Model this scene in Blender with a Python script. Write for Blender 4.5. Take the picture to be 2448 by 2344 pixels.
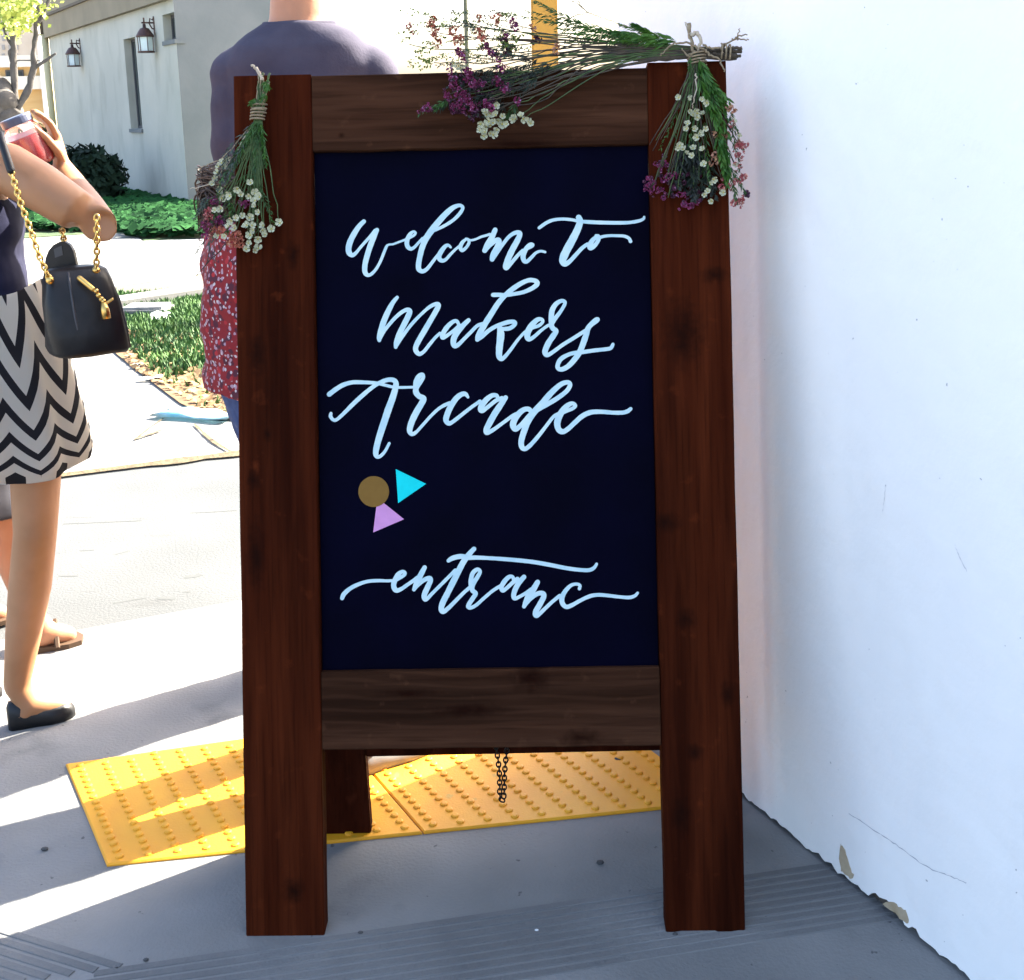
import bpy, bmesh, math, random
from mathutils import Vector as V, Matrix as M, noise
R = math.radians
random.seed(7)
for o in list(bpy.data.objects): bpy.data.objects.remove(o)
S = bpy.context.scene
C = S.collection
# ------------------------------------------------------------------ camera
FP, PX, PY = 2900.0, 1224.0, 850.0          # focal length and principal point in photo pixels (2448 x 2344)
CH, PITCH, ROLL = 1.4273, R(11.8), R(1.354)
FW = V((0, math.cos(PITCH), -math.sin(PITCH)))
U0 = V((0, math.sin(PITCH), math.cos(PITCH)))
RT = V((1, 0, 0))*math.cos(ROLL) - U0*math.sin(ROLL)
UP = U0*math.cos(ROLL) + V((1, 0, 0))*math.sin(ROLL)
EYE = V((0, 0, CH))
cd = bpy.data.cameras.new('camera'); cam = bpy.data.objects.new('camera', cd); C.objects.link(cam)
cam.matrix_world = M(((RT.x, UP.x, -FW.x, 0), (RT.y, UP.y, -FW.y, 0), (RT.z, UP.z, -FW.z, CH), (0, 0, 0, 1)))
cd.sensor_fit = 'HORIZONTAL'; cd.sensor_width = 36; cd.lens = FP/2448*36
cd.shift_y = -(1172-PY)/2448
cd.clip_start = .05; cd.clip_end = 3000
S.camera = cam
# ------------------------------------------------------------------ sky and sun
SUN_AZ, SUN_EL = R(53.8), R(38)
SD = V((math.sin(SUN_AZ)*math.cos(SUN_EL), math.cos(SUN_AZ)*math.cos(SUN_EL), math.sin(SUN_EL)))
W = bpy.data.worlds.new('World'); S.world = W; W.use_nodes = True
nt = W.node_tree; nt.nodes.clear()
sky = nt.nodes.new('ShaderNodeTexSky'); sky.sky_type = 'NISHITA'; sky.sun_disc = False
sky.sun_elevation = SUN_EL; sky.sun_rotation = SUN_AZ
sky.air_density = .9; sky.dust_density = 4.5; sky.ozone_density = .7
bg = nt.nodes.new('ShaderNodeBackground'); bg.inputs[1].default_value = .12
wo = nt.nodes.new('ShaderNodeOutputWorld')
nt.links.new(sky.outputs[0], bg.inputs[0]); nt.links.new(bg.outputs[0], wo.inputs[0])
sl = bpy.data.lights.new('sun', 'SUN'); sl.energy = 5.0; sl.angle = R(.53); sl.color = (1, .93, .80)
so = bpy.data.objects.new('sun', sl); C.objects.link(so); so.location = (6, 6, 10)
so.rotation_euler = SD.to_track_quat('Z', 'Y').to_euler()
S.view_settings.view_transform = 'Standard'; S.view_settings.look = 'None'
S.view_settings.gamma = 1; S.view_settings.exposure = 2.85; S.view_settings.use_curve_mapping = False
S.render.engine = 'CYCLES'; S.render.resolution_x = 1024; S.render.resolution_y = 980

# ------------------------------------------------------------------ helpers: where a photo pixel lies in the place
def ray(px, py): return FW + RT*((px-PX)/FP) - UP*((py-PY)/FP)
def G(px, py, z=0.0):
    d = ray(px, py); return EYE + d*((z-CH)/d.z)
def at(px, py, Y):
    d = ray(px, py); return EYE + d*(Y/d.y)
def onplane(px, py, p0, n):
    d = ray(px, py); return EYE + d*((p0-EYE).dot(n)/d.dot(n))
def ppm(Y, z): return FP/(Y*math.cos(PITCH)+(CH-z)*math.sin(PITCH))   # photo pixels per metre there
def lin(r, g, b):
    f = lambda c: c/12.92 if c <= .04045 else ((c+.055)/1.055)**2.4
    return (f(r/255), f(g/255), f(b/255))
# ------------------------------------------------------------------ helpers: materials
def mat(name, col, rough=.7, col2=None, scale=8, bump=0, bscale=60, metal=0, stretch=(1, 1, 1), detail=6, spec=.5, lo=.35, hi=.65, trans=0, alpha=None, sub=0):
    m = bpy.data.materials.new(name); m.use_nodes = True; n = m.node_tree.nodes; l = m.node_tree.links
    b = n['Principled BSDF']; b.inputs['Base Color'].default_value = (*col, 1); b.inputs['Roughness'].default_value = rough
    b.inputs['Metallic'].default_value = metal; b.inputs['Specular IOR Level'].default_value = spec
    if trans: b.inputs['Transmission Weight'].default_value = trans
    if sub: b.inputs['Subsurface Weight'].default_value = sub; b.inputs['Subsurface Radius'].default_value = (.012, .005, .003)
    tc = n.new('ShaderNodeTexCoord'); mp = n.new('ShaderNodeMapping'); mp.inputs['Scale'].default_value = stretch
    l.new(tc.outputs['Object'], mp.inputs['Vector'])
    if col2:
        t = n.new('ShaderNodeTexNoise'); t.inputs['Scale'].default_value = scale; t.inputs['Detail'].default_value = detail
        r = n.new('ShaderNodeValToRGB'); r.color_ramp.elements[0].position = lo; r.color_ramp.elements[1].position = hi
        r.color_ramp.elements[0].color = (*col, 1); r.color_ramp.elements[1].color = (*col2, 1)
        l.new(mp.outputs[0], t.inputs['Vector']); l.new(t.outputs['Fac'], r.inputs[0]); l.new(r.outputs[0], b.inputs['Base Color'])
    if bump:
        t2 = n.new('ShaderNodeTexNoise'); t2.inputs['Scale'].default_value = bscale; t2.inputs['Detail'].default_value = 8
        bp = n.new('ShaderNodeBump'); bp.inputs['Strength'].default_value = bump; bp.inputs['Distance'].default_value = .01
        l.new(mp.outputs[0], t2.inputs['Vector']); l.new(t2.outputs['Fac'], bp.inputs['Height']); l.new(bp.outputs[0], b.inputs['Normal'])
    return m
def mixnode(m, fac_out, col):
    """lay colour col over the base colour of m where fac_out is 1"""
    n = m.node_tree.nodes; l = m.node_tree.links; b = n['Principled BSDF']; s = b.inputs['Base Color']
    mx = n.new('ShaderNodeMix'); mx.data_type = 'RGBA'
    if s.is_linked: l.new(s.links[0].from_socket, mx.inputs[6])
    else: mx.inputs[6].default_value = s.default_value
    mx.inputs[7].default_value = (*col, 1); l.new(fac_out, mx.inputs[0]); l.new(mx.outputs[2], s)
def noisefac(m, scale, lo, hi, stretch=(1, 1, 1), detail=4, off=(0, 0, 0)):
    n = m.node_tree.nodes; l = m.node_tree.links
    tc = n.new('ShaderNodeTexCoord'); mp = n.new('ShaderNodeMapping'); mp.inputs['Scale'].default_value = stretch; mp.inputs['Location'].default_value = off
    t = n.new('ShaderNodeTexNoise'); t.inputs['Scale'].default_value = scale; t.inputs['Detail'].default_value = detail
    r = n.new('ShaderNodeMapRange'); r.inputs[1].default_value = lo; r.inputs[2].default_value = hi
    l.new(tc.outputs['Object'], mp.inputs[0]); l.new(mp.outputs[0], t.inputs['Vector']); l.new(t.outputs['Fac'], r.inputs[0]); return r.outputs[0]
def math2(m, op, a, b):
    n = m.node_tree.nodes.new('ShaderNodeMath'); n.operation = op
    for i, x in enumerate((a, b)):
        if isinstance(x, (int, float)): n.inputs[i].default_value = x
        else: m.node_tree.links.new(x, n.inputs[i])
    return n.outputs[0]
# ------------------------------------------------------------------ helpers: objects
def wm(o):
    m = o.matrix_basis.copy()
    while o.parent: o = o.parent; m = o.matrix_basis @ m
    return m
def tag(o, label=None, cat=None, group=None, kind=None):
    if label: o['label'] = label
    if cat: o['category'] = cat
    if group: o['group'] = group
    if kind: o['kind'] = kind
    return o
def thing(name, label, cat, loc=(0, 0, 0), rot=None, group=None):
    o = bpy.data.objects.new(name, None); C.objects.link(o); o.empty_display_size = .1
    o.location = loc
    if rot is not None: o.rotation_mode = 'QUATERNION'; o.rotation_quaternion = rot
    if rot is not None: o.matrix_basis = M.Translation(V(loc)) @ rot.to_matrix().to_4x4()
    else: o.matrix_basis = M.Translation(V(loc))
    return tag(o, label, cat, group)
def fin(name, bm, m, parent=None, smooth=False, local=False, base=None):
    """link bm as one mesh object; coordinates are world unless local"""
    if parent and not local: bmesh.ops.transform(bm, matrix=wm(parent).inverted(), verts=bm.verts)
    me = bpy.data.meshes.new(name); 
    off = None
    if not parent and base is not None:
        off = V(base); bmesh.ops.translate(bm, vec=-off, verts=bm.verts)
    bmesh.ops.recalc_face_normals(bm, faces=bm.faces)
    bm.to_mesh(me); bm.free()
    for x in (m if isinstance(m, (list, tuple)) else [m]): me.materials.append(x)
    if smooth:
        for p in me.polygons: p.use_smooth = True
    o = bpy.data.objects.new(name, me); C.objects.link(o)
    if parent: o.parent = parent
    if off is not None: o.location = off
    return o
def inst(name, me, mw, parent=None):
    o = bpy.data.objects.new(name, me); C.objects.link(o)
    if parent: o.parent = parent; o.matrix_basis = wm(parent).inverted() @ mw
    else: o.matrix_basis = mw
    return o
def box(bm, a, b, mw=None, bev=0):
    g = bmesh.ops.create_cube(bm, size=1)['verts']
    a, b = V(a), V(b)
    for v in g: v.co = V((a[i]+(b[i]-a[i])*(v.co[i]+.5) for i in range(3)))
    if bev:
        es = list({e for v in g for e in v.link_edges}); r = bmesh.ops.bevel(bm, geom=es, offset=bev, segments=2, affect='EDGES')
        g = [v for v in r['verts']]
    if mw is not None: bmesh.ops.transform(bm, matrix=mw, verts=list(set(g)))
    return g
def frames(pts):
    """tangent and two normals for each point of a polyline, carried along without twist"""
    out = []; n = len(pts); prev = None
    for i in range(n):
        t = (pts[min(i+1, n-1)]-pts[max(i-1, 0)])
        if t.length < 1e-9: t = V((0, 0, 1))
        t.normalize()
        if prev is None:
            a = V((0, 0, 1)) if abs(t.z) < .9 else V((1, 0, 0))
            x = t.cross(a).normalized()
        else:
            x = (prev - t*prev.dot(t))
            x = x.normalized() if x.length > 1e-6 else t.orthogonal().normalized()
        prev = x; out.append((t, x, t.cross(x)))
    return out
def tube(bm, pts, rad, n=8, cap=True, rnd=False, mi=0):
    pts = [V(p) for p in pts]; rad = list(rad) if hasattr(rad, '__len__') else [rad]*len(pts)
    if rnd:   # rounded ends
        d0 = (pts[0]-pts[1]).normalized(); d1 = (pts[-1]-pts[-2]).normalized(); r0, r1 = rad[0], rad[-1]
        pre = [(pts[0]+d0*r0*k, r0*math.sqrt(max(0, 1-k*k))) for k in (.97, .8, .5)]
        post = [(pts[-1]+d1*r1*k, r1*math.sqrt(max(0, 1-k*k))) for k in (.5, .8, .97)]
        pts = [p for p, _ in pre]+pts+[p for p, _ in post]; rad = [r for _, r in pre]+rad+[r for _, r in post]
    rings = []
    for p, r, (t, x, y) in zip(pts, rad, frames(pts)):
        rings.append([bm.verts.new(p+(x*math.cos(2*math.pi*k/n)+y*math.sin(2*math.pi*k/n))*r) for k in range(n)])
    fs = skin_rings(bm, rings, cap)
    for f in fs: f.material_index = mi
    return rings
def skin_rings(bm, rings, cap=True):
    fs = []
    for a, b in zip(rings, rings[1:]):
        n = len(a)
        for k in range(n): fs.append(bm.faces.new((a[k], a[(k+1) % n], b[(k+1) % n], b[k])))
    if cap:
        fs.append(bm.faces.new(list(reversed(rings[0])))); fs.append(bm.faces.new(rings[-1]))
    return fs
def loft(bm, secs, n=20, cap=True):
    """secs: (x, y, z, half width, half depth, heading) horizontal ellipses"""
    rings = []
    for (x, y, z, a, b, h) in secs:
        u = V((math.cos(h), -math.sin(h), 0)); w = V((math.sin(h), math.cos(h), 0))
        rings.append([bm.verts.new(V((x, y, z))+u*a*math.cos(2*math.pi*k/n)+w*b*math.sin(2*math.pi*k/n)) for k in range(n)])
    skin_rings(bm, rings, cap); return rings
def ball(bm, c, r, sc=(1, 1, 1), seg=12, rot=None):
    g = bmesh.ops.create_uvsphere(bm, u_segments=seg, v_segments=max(6, seg*2//3), radius=1)['verts']
    m = M.Translation(V(c)) @ (rot.to_matrix().to_4x4() if rot else M()) @ M.Diagonal((r*sc[0], r*sc[1], r*sc[2], 1))
    bmesh.ops.transform(bm, matrix=m, verts=g); return g
def remesh(name, bm, vox, m, parent, smooth=6, wob=0, wsc=6):
    """weld overlapping lofts into one continuous surface"""
    me = bpy.data.meshes.new('t'); bmesh.ops.recalc_face_normals(bm, faces=bm.faces); bm.to_mesh(me); bm.free()
    o = bpy.data.objects.new('t', me); C.objects.link(o)
    r = o.modifiers.new('r', 'REMESH'); r.mode = 'VOXEL'; r.voxel_size = vox
    s = o.modifiers.new('s', 'SMOOTH'); s.iterations = smooth; s.factor = .5
    dg = bpy.context.evaluated_depsgraph_get(); e = o.evaluated_get(dg)
    me2 = bpy.data.meshes.new_from_object(e); bpy.data.objects.remove(o); bpy.data.meshes.remove(me)
    b2 = bmesh.new(); b2.from_mesh(me2); bpy.data.meshes.remove(me2)
    if wob:
        b2.normal_update()
        for v in b2.verts:
            p = v.co; v.co = p + v.normal*wob*noise.noise(V((p.x*wsc, p.y*wsc, p.z*wsc*1.7)))
    return fin(name, b2, m, parent, smooth=True)
def sheet(name, pts, z, m, kind='structure', parent=None):
    bm = bmesh.new(); vs = [bm.verts.new((p[0], p[1], z)) for p in pts]; f = bm.faces.new(vs)
    if f.normal.z < 0: f.normal_flip()
    bm.normal_update()
    if bm.faces[:][0].normal.z < 0: bmesh.ops.reverse_faces(bm, faces=bm.faces)
    me = bpy.data.meshes.new(name); bm.to_mesh(me); bm.free(); me.materials.append(m)
    o = bpy.data.objects.new(name, me); C.objects.link(o)
    if parent: o.parent = parent
    elif kind: o['kind'] = kind
    return o
def spline(pts, step=6):
    """Catmull-Rom through tuples of any length"""
    out = []; n = len(pts)
    for i in range(n-1):
        p0, p1, p2, p3 = pts[max(i-1, 0)], pts[i], pts[i+1], pts[min(i+2, n-1)]
        for s in range(step):
            t = s/step
            out.append(tuple(.5*((2*b)+(-a+c)*t+(2*a-5*b+4*c-d)*t*t+(-a+3*b-3*c+d)*t**3) for a, b, c, d in zip(p0, p1, p2, p3)))
    out.append(tuple(pts[-1])); return out

# ------------------------------------------------------------------ materials
m_conc = mat('sidewalk_concrete', (.138, .138, .133), .85, (.21, .208, .20), scale=2.2, bump=.25, bscale=140)
mixnode(m_conc, noisefac(m_conc, 5, .60, .74, detail=8), (.105, .106, .105))
mixnode(m_conc, noisefac(m_conc, 38, .70, .74, detail=3), (.07, .07, .07))
m_rib = mat('worn_ribbed_concrete', (.105, .106, .105), .9, (.16, .16, .156), scale=3, bump=.3, bscale=150)
m_street = mat('street_concrete', (.053, .058, .060), .9, (.074, .079, .080), scale=1.6, bump=.3, bscale=120)
mixnode(m_street, noisefac(m_street, 6, .66, .72, stretch=(.35, 1.5, 1), detail=5), (.05, .054, .055))
m_conc2 = mat('far_sidewalk_concrete', (.17, .17, .16), .9, (.21, .205, .19), scale=1.2, bump=.2, bscale=90)
m_dark = mat('dark_joint', (.035, .03, .026), .95)
m_dirt = mat('dirt', (.085, .045, .018), .95, (.17, .10, .042), scale=7, bump=.7, bscale=30)
m_soilj = mat('joint_soil', (.06, .045, .022), .95, (.12, .09, .045), scale=30, bump=.6, bscale=80)
m_ground = mat('ground_earth', (.22, .20, .17), .95, (.28, .26, .22), scale=.3)
m_road = mat('drive_concrete', (.20, .205, .205), .9, (.25, .255, .255), scale=.8)
m_road2 = mat('asphalt', (.075, .07, .052), .9, (.10, .093, .07), scale=1.1)
m_lawn = mat('lawn_soil', (.03, .06, .02), .95, (.06, .10, .03), scale=3)
m_grass = mat('grass', (.018, .065, .010), .7, (.05, .13, .018), scale=2.5, trans=0)
m_ivy = mat('ivy', (.006, .034, .010), .95, (.018, .075, .02), scale=1.6, spec=.1)
m_yel = mat('yellow_paving', (.66, .275, .004), .6, (.74, .34, .006), scale=6, bump=.08, bscale=200)
mixnode(m_yel, noisefac(m_yel, 22, .66, .74, detail=6), (.45, .27, .03))
m_plaster = mat('white_plaster', (.90, .875, .835), .85, (.86, .835, .80), scale=1.4, bump=.4, bscale=16)
mixnode(m_plaster, noisefac(m_plaster, 85, .765, .785, detail=2), (.42, .41, .40))
mixnode(m_plaster, math2(m_plaster, 'MULTIPLY', noisefac(m_plaster, 3.5, .5, .8, stretch=(1, 1, .25), detail=8), .55), (.66, .655, .65))
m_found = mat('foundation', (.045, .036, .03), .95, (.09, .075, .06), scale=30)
m_chip = mat('exposed_render', (.34, .26, .16), .9, (.45, .36, .24), scale=25, bump=.4)
m_crack = mat('plaster_crack', (.42, .41, .43), .9)

# ------------------------------------------------------------------ ground
sheet('ground', [(-900, -300), (900, -300), (900, 1800), (-900, 1800)], -.02, m_ground)
sw = sheet('sidewalk', [(-12, -10), (9, -10), (9, 3.9), (G(900, 1400).x, G(900, 1400).y), (G(568, 1437).x, G(568, 1437).y), (G(125, 1518).x, G(125, 1518).y), (-12, 1.0)], 0, m_conc)
a, b = G(560, 1085), G(200, 1130); dn = (b-a).normalized()
c, d = G(568, 1437), G(125, 1518); dn2 = (d-c).normalized()
sheet('street', [c+dn2*9, c-dn2*12, a-dn*12, a+dn*14], -.008, m_street)
sheet('far_sidewalk', [a+dn*14, a-dn*12, (10.5, 16, 0), (-30, 22, 0)], -.006, m_conc2)
# dirt-filled joint along the far kerb line
bm = bmesh.new(); pr = None
for i in range(60):
    p = a-dn*1.2+dn*(i*.055); w1 = .02+.05*abs(noise.noise(V((i*.21, 3, 0)))) + .03*max(0, 1-i/25); q = V((-dn.y, dn.x, 0))
    if q.y < 0: q = -q
    cur = (bm.verts.new(p-q*w1+V((0, 0, .001))), bm.verts.new(p+q*w1*.6+V((0, 0, .006))))
    if pr: bm.faces.new((pr[0], cur[0], cur[1], pr[1]))
    pr = cur
o = fin('soil_filled_joint', bm, m_soilj, base=(a.x, a.y, 0)); tag(o, kind='structure')
# dirt strip with weeds, drive and lawn further off
dp = [G(x, y) for x, y in ((1500, 1000), (560, 1006), (500, 1000), (430, 965), (350, 905), (275, 845), (235, 800), (250, 770), (300, 735), (480, 712), (1500, 640))]
sheet('dirt_strip', dp, .004, m_dirt)
kerb = [G(x, y) for x, y in ((230, 752), (490, 712), (1500, 600), (1500, 585), (490, 698), (230, 738))]
bm = bmesh.new(); vs = [bm.verts.new((p.x, p.y, .07)) for p in kerb]; f = bm.faces.new(vs)
r_ = bmesh.ops.extrude_face_region(bm, geom=[f]); bmesh.ops.translate(bm, vec=(0, 0, -.06), verts=[v for v in r_['geom'] if isinstance(v, bmesh.types.BMVert)])
o = fin('kerb', bm, m_conc2); tag(o, kind='structure')
sheet('road', [G(x, y) for x, y in ((-900, 900), (230, 738), (490, 698), (1500, 585), (1500, 530), (490, 655), (230, 695), (-900, 790))], .003, m_road2)
sheet('drive', [G(x, y) for x, y in ((-900, 790), (230, 695), (490, 655), (1500, 530), (1500, 500), (490, 572), (340, 578), (280, 600), (-900, 640))], .006, m_road)
sheet('path', [G(x, y) for x, y in ((-200, 640), (280, 600), (340, 578), (320, 562), (250, 560), (-200, 590))], .011, m_conc2)
lawn_px = ((-200, 585), (250, 558), (325, 562), (345, 577), (495, 570), (700, 560), (700, 480), (455, 500), (275, 462), (150, 432), (-200, 432))
sheet('lawn', [G(x, y) for x, y in lawn_px], .005, m_lawn)

def blades(name, n, inside, hgt, m, wid=.006, flat=False):
    bm = bmesh.new(); k = 0
    while k < n:
        p = inside()
        if p is None: continue
        k += 1; h = hgt*random.uniform(.5, 1.2); an = random.uniform(0, 6.28); dx = V((math.cos(an), math.sin(an), 0)); w = wid*random.uniform(.7, 1.4)
        ln = V((random.uniform(-.6, .6), random.uniform(-.6, .6), 0))*h
        if flat:
            up = V((random.uniform(-.6, .6), random.uniform(-.9, .2), 1)).normalized(); t = up.cross(dx).normalized(); b_ = up.cross(t)
            c_ = p+V((0, 0, h)); vs = [bm.verts.new(c_+t*w), bm.verts.new(c_+b_*w*.7), bm.verts.new(c_-t*w), bm.verts.new(c_-b_*w*.7)]
        else: vs = [bm.verts.new(p-dx*w), bm.verts.new(p+dx*w), bm.verts.new(p+ln+V((0, 0, h)))]
        bm.faces.new(vs)
    me = bpy.data.meshes.new(name); bm.to_mesh(me); bm.free(); me.materials.append(m)
    o = bpy.data.objects.new(name, me); C.objects.link(o); o['kind'] = 'stuff'; return o
def weeds():
    x, y = random.uniform(235, 560), random.uniform(705, 1000)
    if y > 720+ (x-235)*.84+60: return None
    p = G(x, y); d_ = noise.noise(V((p.x*1.3, p.y*.9, 4)))*.5+.5
    edge = (y-712)/290
    if random.random() > max(0, 1.15-edge*2.3)+ (.35 if d_ > .62 else .02): return None
    return p+V((0, 0, .004))
blades('weedy_grass', 8500, weeds, .05, m_grass, .012)
def straw():
    x, y = random.uniform(300, 560), random.uniform(800, 1005)
    if y > 840+(x-235)*.55: return None
    return G(x, y)+V((0, 0, .006))
m_straw = mat('dry_leaves', (.16, .09, .035), .9, (.25, .165, .075), scale=9)
blades('dry_leaf_litter', 750, straw, .012, m_straw, .022, flat=True)
def ivyp():
    x, y = random.uniform(60, 500), random.uniform(435, 572)
    yt = 432+(x-150)*.235
    if x > 455: yt = 502-(x-455)*.12
    if y < yt or (x < 300 and y > 556): return None
    return G(x, y)+V((0, 0, .01))
blades('ivy_ground_cover', 9000, ivyp, .10, m_ivy, .075, flat=True)

# litter
m_paper = mat('litter_white', (.78, .78, .76), .8, (.65, .66, .66), scale=8); m_blue = mat('litter_blue', (.20, .55, .70), .5, (.55, .75, .82), scale=14)
def litter(name, label, px, py, w, h, hgt, m, seed, group=None, ang=0):
    p = G(px, py); bm = bmesh.new(); n = 5; g = []
    for i in range(n+1):
        g.append([])
        for j in range(n+1):
            u, v = i/n-.5, j/n-.5; rr = 1-.35*abs(noise.noise(V((u*3, v*3, seed))))
            q = V((u*w*rr, v*h*rr, 0)); q.rotate(M.Rotation(ang, 3, 'Z'))
            g[i].append(bm.verts.new(p+q+V((0, 0, .012+hgt*(.5+noise.noise(V((u*5, v*5, seed+9))))*max(0, 1-(2*u)**4)*max(0, 1-(2*v)**4)))))
    for i in range(n):
        for j in range(n): bm.faces.new((g[i][j], g[i+1][j], g[i+1][j+1], g[i][j+1]))
    bmesh.ops.solidify(bm, geom=bm.faces[:], thickness=.002)
    return tag(fin(name, bm, m, base=(p.x, p.y, 0), smooth=True), label, 'litter', group)
litter('crumpled_paper', 'crumpled white paper scrap lying in the green weeds', 383, 766, .17, .20, .07, m_paper, 3)
litter('paper_scrap', 'small white paper scrap on the weeds nearest the walkway', 330, 878, .07, .07, .015, m_paper, 5)
litter('paper_scrap', 'flat pale scrap on bare dirt, left of a pair', 350, 910, .09, .05, .012, m_paper, 8, 'scraps on the dirt')
litter('paper_scrap', 'flat pale scrap on bare dirt, right of a pair', 383, 906, .07, .05, .012, m_paper, 11, 'scraps on the dirt')
litter('plastic_sheet', 'pale blue plastic sheet at the corner of the dirt strip', 465, 998, .42, .15, .04, m_blue, 15, ang=-.35)
m_stone = mat('grey_stone', (.10, .10, .11), .9, (.2, .2, .2), scale=10, bump=.4)
p = G(355, 752); bm = bmesh.new(); box(bm, p+V((-.16, -.12, 0)), p+V((.16, .14, .07)), bev=.02)
for v in bm.verts: v.co += V((noise.noise(v.co*9), noise.noise(v.co*9+V((5, 0, 0))), 0))*.03
tag(fin('stone_block', bm, m_stone, base=(p.x, p.y, 0)), 'dark flat stone block lying at the kerb in the weeds', 'stone')
# joints and cracks in the walks
def strip(name, pts, w, m, z, parent):
    bm = bmesh.new(); pr = None
    P_ = [V((p[0], p[1], z)) for p in pts]
    for p, (t, x, y) in zip(P_, frames(P_)):
        s = V((-t.y, t.x, 0))*w*.5*random.uniform(.6, 1.3); cur = (bm.verts.new(p-s), bm.verts.new(p+s))
        if pr: bm.faces.new((pr[0], cur[0], cur[1], pr[1]))
        pr = cur
    o = fin(name, bm, m, parent); return o
fs_ = bpy.data.objects['far_sidewalk']; st_ = bpy.data.objects['street']
def pxline(pts, k=8):
    return [G(x, y) for x, y in spline(pts, k)]
strip('joint', pxline([(170, 932), (320, 915)]), .012, m_dark, .002, fs_)
strip('crack', pxline([(392, 1000), (360, 1022), (322, 1052), (385, 1030)][0:3]), .01, m_soilj, .002, fs_)
strip('crack', pxline([(318, 1052), (350, 1042), (385, 1030)]), .022, m_soilj, .0025, fs_)
strip('joint', pxline([(465, 1015), (510, 1056), (560, 1085)]), .018, m_soilj, .002, fs_)
m_mark = mat('scuff_mark', (.055, .06, .06), .9)
for pts, w in (([(442, 1374), (465, 1373), (480, 1368)], .022), ([(270, 1437), (310, 1430), (350, 1424)], .008), ([(375, 1424), (400, 1426), (420, 1425)], .02), ([(275, 1321), (310, 1312)], .010), ([(140, 1372), (185, 1372)], .009),
               ([(455, 1222), (500, 1220), (565, 1216)], .006), ([(150, 1248), (230, 1245), (340, 1240)], .008), ([(190, 1312), (225, 1310)], .007), ([(440, 1410), (455, 1409)], .012)):
    strip('scrape', pxline(pts), w, m_mark, -.0072, st_)

# tactile paving: two cast panels with truncated domes
O = G(256, 2073); e1 = (G(1586, 1936)-O).normalized(); e2 = (G(165, 1850)-O).normalized()
tp = bpy.data.objects.new('tactile_paving', None); C.objects.link(tp); tp.matrix_basis = M.Translation(O); tp['kind'] = 'structure'
EDGE_R = 1.225; DEPTH = .43
def dep(u): return DEPTH+.11*u
def tpanel(u0, u1):
    bm = bmesh.new(); z0, z1 = -.01, .006
    q = [O+e1*u0, O+e1*u1, O+e1*u1+e2*dep(u1), O+e1*u0+e2*dep(u0)]
    lo_ = [bm.verts.new(p+V((0, 0, z0))) for p in q]; hi_ = [bm.verts.new(p+V((0, 0, z1))) for p in q]
    skin_rings(bm, [lo_, hi_])
    bmesh.ops.bevel(bm, geom=[e for e in bm.edges if all(v in hi_ for v in e.verts)], offset=.003, segments=1, affect='EDGES')
    pn = fin('panel', bm, m_yel, tp)
    bm = bmesh.new(); u = u0+.028
    while u < u1-.015:
        v = .022
        while v < dep(u)-.01:
            cpt = O+e1*u+e2*v+V((0, 0, z1)); ra = []
            for rr, zz in ((.0088, 0), (.0076, .0028), (.0048, .0042)):
                ra.append([bm.verts.new(cpt+V((math.cos(k*math.pi/5)*rr, math.sin(k*math.pi/5)*rr, zz))) for k in range(10)])
            for A_, B_ in zip(ra, ra[1:]):
                for k in range(10): bm.faces.new((A_[k], A_[(k+1) % 10], B_[(k+1) % 10], B_[k]))
            bm.faces.new(ra[-1]); v += .0245
        u += .0555
    dm = fin('domes', bm, m_yel, pn); dm['kind'] = 'stuff'
tpanel(0, .609); tpanel(.612, EDGE_R)
# grooved borders of the ramp: raised concrete ribs
b0, b1 = G(301, 2307), G(1586, 2118); bd = (b1-b0).normalized(); bn = V((bd.y, -bd.x, 0))
if bn.y > 0: bn = -bn
g0 = G(0, 2215); gd = (b0-g0).normalized(); gn = V((gd.y, -gd.x, 0))
if gn.y > 0: gn = -gn
def rib(p, q, nrm, w):
    bm = bmesh.new(); h = .0018; t = (q-p).normalized()
    prof = ((0, 0), (.0015, h), (w-.0015, h), (w, 0))
    A_ = [bm.verts.new(p+nrm*x+V((0, 0, z))) for x, z in prof]; B_ = [bm.verts.new(q+nrm*x+V((0, 0, z))) for x, z in prof]
    for k in range(3): bm.faces.new((A_[k], A_[k+1], B_[k+1], B_[k]))
    bm.faces.new(A_); bm.faces.new(list(reversed(B_)))
    return fin('groove_rib', bm, m_rib, sw)
for i in range(9):
    o_ = bn*(i*.0205+.004); rib(b0+o_-bd*(.05+i*.055), b1+bd*.62+o_, bn, .0150)
for i in range(13):
    p = g0+gn*(i*.0215)
    # end on the first rib of the other border
    den = gd.x*bd.y-gd.y*bd.x; t = ((b0.x-p.x)*bd.y-(b0.y-p.y)*bd.x)/den
    if t-.006 > -.35: rib(p-gd*.6, p+gd*(t-.006), gn, .0160)
# small pebbles and dark specks
m_peb = mat('pebble', (.05, .05, .05), .9)
for i, (x, y, r_) in enumerate(((349, 2297, .004), (107, 2033, .006), (1614, 2236, .004), (862, 2232, .004), (1283, 2226, .003), (1435, 2065, .006), (1478, 1820, .008))):
    p = G(x, y); bm = bmesh.new(); ball(bm, p+V((0, 0, r_*.5)), r_, (1.3, 1, .55), 7)
    lab = ['tiny dark pebble by the grooved concrete corner', 'small dark speck of grit on grey concrete at far left', 'tiny dark pebble beside the right front leg', 'tiny dark pebble right of the left front leg', 'pale chip of grit on the concrete between the front legs', 'flat dark spot of grit below the yellow paving', 'dark crumb lying on the yellow paving at right'][i]
    tag(fin('pebble', bm, m_peb if i != 4 else m_paper, base=(p.x, p.y, 0)), lab, 'pebble', 'grit on the pavement')

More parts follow.
